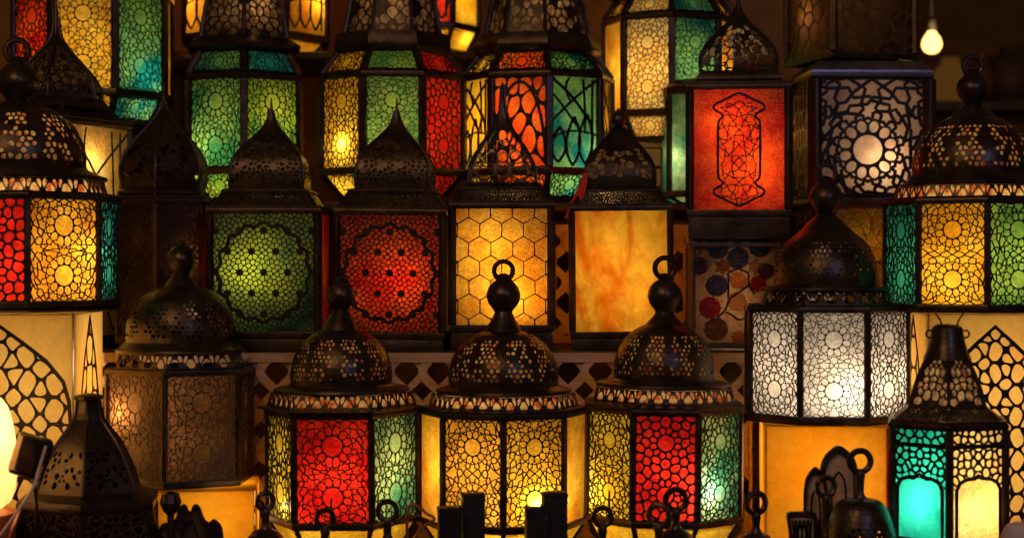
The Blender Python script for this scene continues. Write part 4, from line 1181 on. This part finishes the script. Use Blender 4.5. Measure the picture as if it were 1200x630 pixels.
m.lathe(smoothprof([(0, 0), (30 * s_, .0), (33 * s_, Z(650, 2.3) - TABLE_Z), (28 * s_, Z(632, 2.3) - TABLE_Z), (14 * s_, Z(626, 2.3) - TABLE_Z), (0, Z(625, 2.3) - TABLE_Z)], 2), 24)
o = tag(obj('red_bundle', m, REDCLOTH), 'red cloth bundle at the lower left corner', 'cloth'); o.location = (X(18, 2.2), 2.2, TABLE_Z)
m = MB(); m.lathe(smoothprof([(0, 0), (24 * s_, .0), (27 * s_, Z(640, 2.3) - TABLE_Z), (20 * s_, Z(616, 2.3) - TABLE_Z), (8 * s_, Z(611, 2.3) - TABLE_Z), (0, Z(611, 2.3) - TABLE_Z)], 2), 24)
o = tag(obj('pale_bundle', m, CLOTH), 'pale pinkish bundle at the lower right corner', 'cloth'); o.location = (X(1197, 2.3), 2.3, TABLE_Z)
# red strip standing in for a pane sliver of a lantern behind, beside the plain amber lantern
m = MB(); d = 2.93; L = [(686, 202, 4), (684, 214, 9), (679, 228, 11), (672, 242, 11), (666, 256, 9)]
F = [(X(x, d), d, Z(y, d), w * d * K / 2) for x, y, w in L]
vs = [(x - w, y, z) for x, y, z, w in F] + [(x + w, y - .004, z) for x, y, z, w in F] + [(x - w, y + .003, z) for x, y, z, w in F] + [(x + w, y, z) for x, y, z, w in F]
n_ = len(F); m.add(vs, [(i, n_ + i, n_ + i + 1, i + 1) for i in range(n_ - 1)] + [(2 * n_ + i, 2 * n_ + i + 1, 3 * n_ + i + 1, 3 * n_ + i) for i in range(n_ - 1)])
tag(obj('pane_strip', m, REDCLOTH), 'red strip for a pane sliver left of the pointed cap on the plain amber lantern', 'pane_strip')

# far room at the upper right
t = thing('hanging_bulb', (X(1092, 5.4), 5.4, Z(68, 5.4)), 'glowing bulb hanging on a cord in the dark room at the upper right', 'bulb')
s_ = 5.4 * K; zz = lambda y: (68 - y) * s_
m = MB(); m.lathe(smoothprof([(0, zz(63)), (7 * s_, zz(62)), (12 * s_, zz(54)), (10 * s_, zz(45)), (5 * s_, zz(39)), (4 * s_, zz(35))], 2), 24); obj('bulb_glass', m, BULBM, t)
m = MB(); m.lathe([(4.6 * s_, zz(37)), (5 * s_, zz(30)), (4 * s_, zz(24)), (1.0 * s_, zz(22))], 16); obj('socket', m, BLACK, t)
m = MB(); m.tube([(0, 0, zz(23)), (0, 0, zz(-130))], 1.0 * s_, 6); obj('cord', m, BLACK, t)
lamp(t, (0, -.06, zz(58)), 26.0, (1, .55, .2), .03)
t = thing('cabinet', (X(1160, 7.2), 7.2, 0), 'blurred dark wooden cabinet at the back of the room, upper right', 'cabinet')
for k, z in enumerate((.02, .6, 1.15, 1.7, 2.05)):
    m = MB(); m.box((0, 0, z + .02), 1.5, .4, .04, bev=.004); obj('board', m, DARKWOOD, t)
for sx in (-.75, .75):
    m = MB(); m.box((sx, 0, 1.04), .05, .42, 2.08, bev=.004); obj('side_panel', m, DARKWOOD, t)
for k, (px, r, h, mt) in enumerate(((1114, .085, .19, GLOWM), (1150, .08, .2, BRONZE), (1185, .11, .24, DARKWOOD))):
    m = MB(); m.lathe(smoothprof([(r * .6, 0), (r, h * .3), (r * .9, h * .7), (r * .4, h * .9), (r * .45, h)], 2), 20)
    o = obj('jar', m, mt); o.location = (X(px, 7.15), 7.15, 2.092)
    tag(o, ['blurred amber glowing lamp below the hanging bulb at the upper right', 'blurred bronze jar in the middle of the far cabinet top', 'blurred dark jar at the right of the far cabinet top'][k], 'jar')

# ------------------------------------------------------------------ light, camera
w = bpy.data.worlds.new('World'); SC.world = w; w.use_nodes = True
bg = w.node_tree.nodes['Background']; bg.inputs[0].default_value = (1.0, .50, .20, 1); bg.inputs[1].default_value = .05
def area(name, loc, target, size, watts, col):
    l = bpy.data.lights.new(name, 'AREA'); l.shape = 'RECTANGLE'; l.size, l.size_y = size; l.energy = watts; l.color = col
    o = bpy.data.objects.new(name, l); COL.objects.link(o); o.location = loc
    o.rotation_euler = (Vector(target) - Vector(loc)).to_track_quat('-Z', 'Y').to_euler()
area('warm_front_fill', (-.9, .3, 3.0), (0, 2.9, 1.4), (1.2, .5), 16, (1, .58, .27))  # added warm key and fill from above, no fixture stands here
area('street_light', (1.3, -.4, 2.7), (0, 2.9, 1.4), (.34, .24), 10.0, (.42, .50, 1.0))
cam = bpy.data.cameras.new('camera'); co = bpy.data.objects.new('camera', cam); COL.objects.link(co)
co.location = (0, 0, CAMZ); co.rotation_euler = (pi / 2, 0, 0)
cam.sensor_width = 36; cam.lens = 60.0; cam.clip_end = 60; cam.clip_start = .05
cam.dof.use_dof = True; cam.dof.focus_distance = 2.78; cam.dof.aperture_fstop = 4.0
SC.camera = co
SC.view_settings.view_transform = 'Standard'; SC.view_settings.look = 'None'; SC.view_settings.exposure = 0; SC.view_settings.gamma = 1
SC.render.engine = 'CYCLES'
c = SC.cycles
c.use_denoising = True; c.max_bounces = 8; c.diffuse_bounces = 4; c.glossy_bounces = 3; c.transmission_bounces = 6; c.transparent_max_bounces = 12
c.sample_clamp_indirect = 3.0; c.caustics_reflective = False; c.caustics_refractive = False
try: c.use_light_tree = True
except Exception: pass
